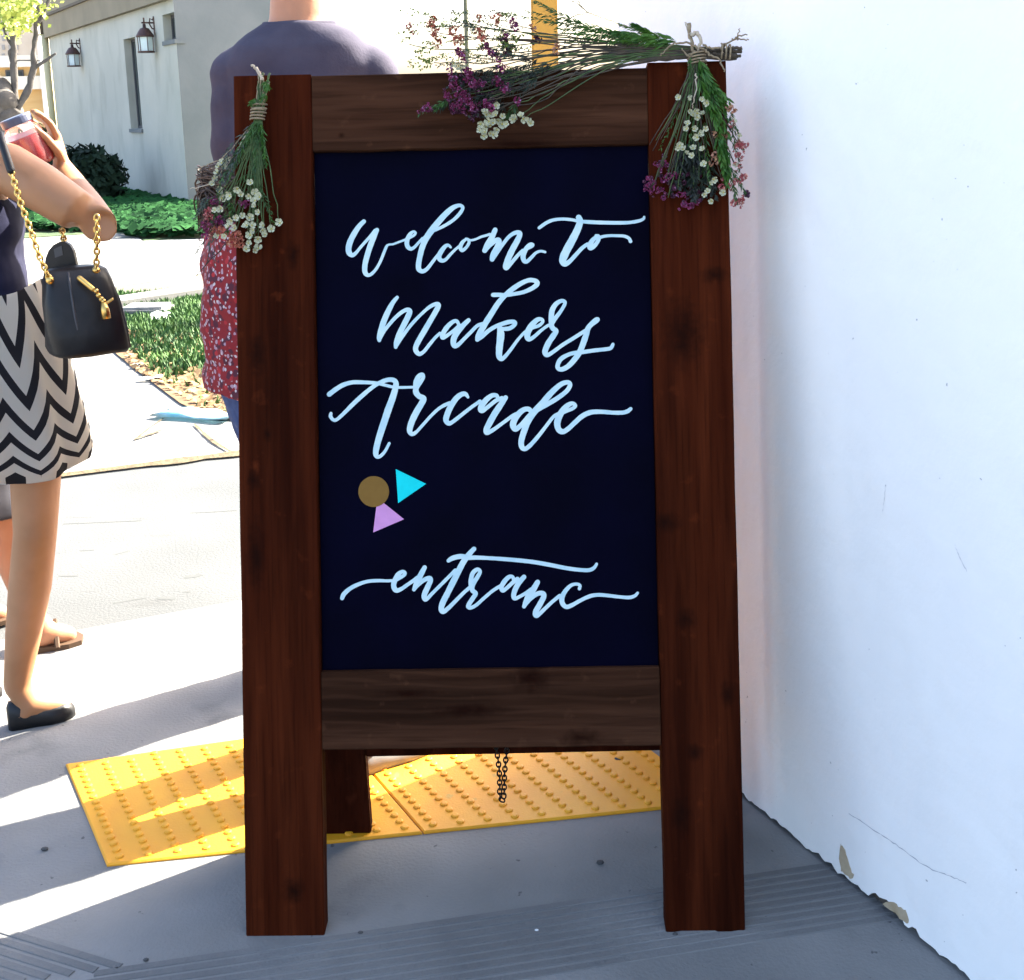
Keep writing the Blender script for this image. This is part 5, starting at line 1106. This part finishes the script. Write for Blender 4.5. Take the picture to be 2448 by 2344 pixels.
lantern('bronze wall lantern nearer the corner, beside the tall narrow window', 351, 46, 131, 36, 371, 0)
lantern('smaller-looking bronze wall lantern by the downspout', 175, 98, 164, 29, 194, 0)

# ------------------------------------------------------------------ shrubs, tree and buildings further left
m_bush = mat('dark_leaf_shrub', (.006, .016, .009), .8, (.015, .032, .018), scale=1.5, spec=.15); m_hedge = mat('brown_green_hedge', (.035, .035, .015), .7, (.07, .07, .03), scale=2)
m_bark = mat('grey_bark', (.045, .04, .036), .9, (.10, .09, .08), scale=6, bump=.9, bscale=18); m_tleaf = mat('spring_leaf', (.20, .28, .03), .6, (.38, .42, .08), scale=3)
def leafy(name, lab, cat, c_, rx, ry, rz, n, m, size, stems):
    root = thing(name, lab, cat, (c_.x, c_.y, 0)); bm = bmesh.new(); q = random.Random(int(c_.x*100))
    for i in range(n):
        d = V((q.gauss(0, 1), q.gauss(0, 1), q.gauss(0, 1))).normalized(); rr_ = q.uniform(.55, 1.0)*(1+.22*noise.noise(d*2.2+V((c_.x, 0, 0))))
        p = V((c_.x+d.x*rx*rr_, c_.y+d.y*ry*rr_, max(.02, c_.z+d.z*rz*rr_))); s = size*q.uniform(.6, 1.3); a_ = V((q.uniform(-1, 1), q.uniform(-1, 1), q.uniform(-1, 1))).normalized(); b_ = (d+a_*.8).normalized().cross(a_).normalized()
        bm.faces.new([bm.verts.new(p+a_*s), bm.verts.new(p+b_*s*.5), bm.verts.new(p-a_*s), bm.verts.new(p-b_*s*.5)])
    fo = fin('foliage', bm, m, root); bm = bmesh.new()
    for i in range(stems): tube(bm, [V((c_.x+q.uniform(-.1, .1), c_.y, 0)), V((c_.x+q.uniform(-.5, .5)*rx, c_.y+q.uniform(-.3, .3)*ry, c_.z+q.uniform(-.1, .5)*rz))], [.03, .012], 6)
    fin('stem', bm, m_bark, root); return root
bp_ = G(215, 492); leafy('shrub', 'rounded dark green shrub against the stucco wall', 'shrub', V((bp_.x, bp_.y, .42)), .62, .5, .52, 2600, m_bush, .075, 9)
bp_ = G(110, 470); leafy('shrub', 'low dark shrub left of the rounded one, behind the arm', 'shrub', V((bp_.x-.2, bp_.y, .35)), 1.0, .5, .42, 1800, m_bush, .08, 8)
hp = at(115, 400, 27); leafy('hedge', 'clipped brownish hedge beside the downspout', 'hedge', V((hp.x-.6, 27, .6)), 1.15, .5, .75, 2400, m_hedge, .09, 8)
TY = 14.0
tree = thing('street_tree', 'gnarled grey tree with fresh yellow-green leaves at top left', 'tree', (at(-40, 700, TY).x, TY, 0))
bm = bmesh.new(); tr = lambda pts, rad: tube(bm, [V(p) for p in spline([tuple(at(x, y, TY)) for x, y in pts], 4)], [a_ for a_ in [rad[0]+(rad[1]-rad[0])*i/(4*(len(pts)-1)) for i in range(4*(len(pts)-1)+1)]], 10)
tr([(-40, 560), (-25, 420), (0, 310), (20, 268), (34, 250)], (.24, .15)); tr([(-60, 330), (-30, 240), (-5, 205), (10, 230), (30, 262)], (.16, .12))
tr([(30, 285), (38, 250), (35, 200), (32, 120), (34, 60), (30, -60)], (.045, .024)); tr([(30, 295), (55, 240), (75, 190), (82, 130), (85, 70), (92, 30), (88, -60)], (.042, .020))
tr([(80, 165), (105, 148), (138, 130)], (.022, .010)); tr([(35, 160), (22, 130), (28, 112), (12, 70), (20, 0)], (.022, .012)); tr([(90, 60), (105, 30), (116, 0), (122, -40)], (.025, .012)); tr([(38, 148), (58, 142), (95, 148)], (.012, .008))
tr([(-20, 280), (-60, 180), (-70, 60), (-60, -80)], (.08, .03))
for i in range(7): pass
ball(bm, at(5, 240, TY-.1), .14, (1.2, 1, .9), 10); ball(bm, at(16, 275, TY-.06), .12, (1, 1, 1.1), 10); ball(bm, at(-12, 262, TY-.1), .15, (1, 1, 1), 10)
for v in bm.verts: v.co += V((noise.noise(v.co*7), noise.noise(v.co*7+V((9, 0, 0))), noise.noise(v.co*7+V((0, 9, 0)))))*.035
fin('trunk', bm, m_bark, tree, True)
bm = bmesh.new(); q = random.Random(8)
for i in range(95):
    cx, cy = q.uniform(-150, 118), q.uniform(-190, 70)
    if i < 36: cx, cy = q.uniform(5, 66), q.uniform(-10, 62)
    if cx > 66 and cy > 24: continue
    c_ = at(cx, cy, TY+q.uniform(-.7, .7))
    for j in range(26):
        p = c_+V((q.gauss(0, .07), q.gauss(0, .09), q.gauss(0, .075))); s = q.uniform(.02, .042); a_ = V((q.uniform(-1, 1), q.uniform(-1, 1), q.uniform(-1, 1))).normalized(); b_ = a_.orthogonal()
        bm.faces.new([bm.verts.new(p+a_*s), bm.verts.new(p+b_*s*.6), bm.verts.new(p-a_*s), bm.verts.new(p-b_*s*.6)])
fin('crown', bm, m_tleaf, tree)
m_tan = mat('tan_block', (.48, .30, .12), .9, (.56, .38, .17), scale=1.2, stretch=(.4, .4, 3)); m_wht = mat('white_render', (.60, .61, .60), .9, (.66, .66, .64), scale=.6); m_ledge = mat('pale_ledge', (.60, .56, .48), .9); m_towr = mat('far_tower', (.42, .36, .29), .9, (.48, .42, .35), scale=.6)
FYB = 42.0
def fb(px0, py0, px1, py1, Y, d): a_, b_ = at(px0, py0, Y), at(px1, py1, Y); return (min(a_.x, b_.x), Y, min(a_.z, b_.z)), (max(a_.x, b_.x), Y+d, max(a_.z, b_.z))
far = thing('tan_building', 'tan building with white pier and small dark windows beyond the tree', 'building', (at(70, 300, FYB).x, FYB, 0))
a_, b_ = fb(-260, 152, 150, 330, FYB, 6); bm = bmesh.new(); box(bm, (a_[0], FYB, -.02), b_); fin('wall', bm, m_tan, far)
a_, b_ = fb(56, -220, 112, 300, FYB-.5, 6.6); bm = bmesh.new(); box(bm, (a_[0], a_[1], -.02), b_); fin('pier', bm, m_wht, far)
for y0, y1, n_ in ((190, 212, 'ledge'), (140, 158, 'cornice')):
    a_, b_ = fb(-260, y0, 150, y1, FYB-.25, 6.3); bm = bmesh.new(); box(bm, a_, b_); fin(n_, bm, m_ledge, far)
for x0, x1 in ((12, 29), (38, 57), (112.5, 141)):
    a_, b_ = fb(x0, 168, x1, 190, FYB-.06, .05); bm = bmesh.new(); box(bm, a_, b_); wi = fin('window', bm, m_wfr, far)
    bm = bmesh.new(); box(bm, (a_[0]+.05, a_[1]-.02, a_[2]+.05), (b_[0]-.05, a_[1]-.004, b_[2]-.05)); fin('pane', bm, m_wgl, wi)
for k, y in enumerate((222, 242, 262, 282)):
    a_, b_ = fb(113, y, 150, y+2.5, FYB-.03, .05); bm = bmesh.new(); box(bm, a_, b_); fin('block_course', bm, m_band, far)
tow = thing('office_block', 'pale multi-storey block with rows of small windows in the far background', 'building', (at(60, 300, 110).x, 110, 0))
a_, b_ = fb(-300, -420, 165, 300, 110, 12); bm = bmesh.new(); box(bm, (a_[0], 110, -.02), b_); fin('wall', bm, m_towr, tow)
m_fwin = mat('far_window', (.24, .23, .22), .3)
for yy in range(-60, 140, 21):
    for xx in (4, 20, 36, 114, 127, 140):
        a_, b_ = fb(xx, yy, xx+8, yy+12, 109.9, .06); bm = bmesh.new(); box(bm, a_, b_); fin('window', bm, m_fwin, tow)
# ochre pillar and sign pole seen over the top rail
m_ochre = mat('ochre_render', (.36, .19, .03), .9, (.42, .23, .04), scale=2); OY = 9.5
a_, b_ = fb(1267, -160, 1337, 300, OY, .24); pil = thing('ochre_pillar', 'ochre painted pillar behind the top flower bunch', 'pillar', ((a_[0]+b_[0])/2, OY, 0))
bm = bmesh.new(); box(bm, (a_[0], OY, -.02), b_, bev=.01); fin('shaft', bm, m_ochre, pil); bm = bmesh.new(); box(bm, (a_[0]-.05, OY-.05, b_[2]), (b_[0]+.05, OY+.29, b_[2]+.08)); fin('capital', bm, m_ochre, pil)
m_pole = mat('olive_pole', (.07, .075, .04), .6); PYY = 6.0; p = at(1117, 150, PYY); p2 = at(1111, -200, PYY)
pol = thing('thin_pole', 'thin olive pole rising behind the top flower bunch', 'pole', (p.x, PYY, 0)); bm = bmesh.new(); tube(bm, [V((p.x, PYY, -.02)), V((p.x, PYY, p2.z))], .0105, 10, rnd=True); fin('shaft', bm, m_pole, pol, True)
bm = bmesh.new(); tube(bm, [V((p.x, PYY, 1.44)), V((p.x, PYY, 1.475))], .015, 10); fin('collar', bm, m_pole, pol, True)
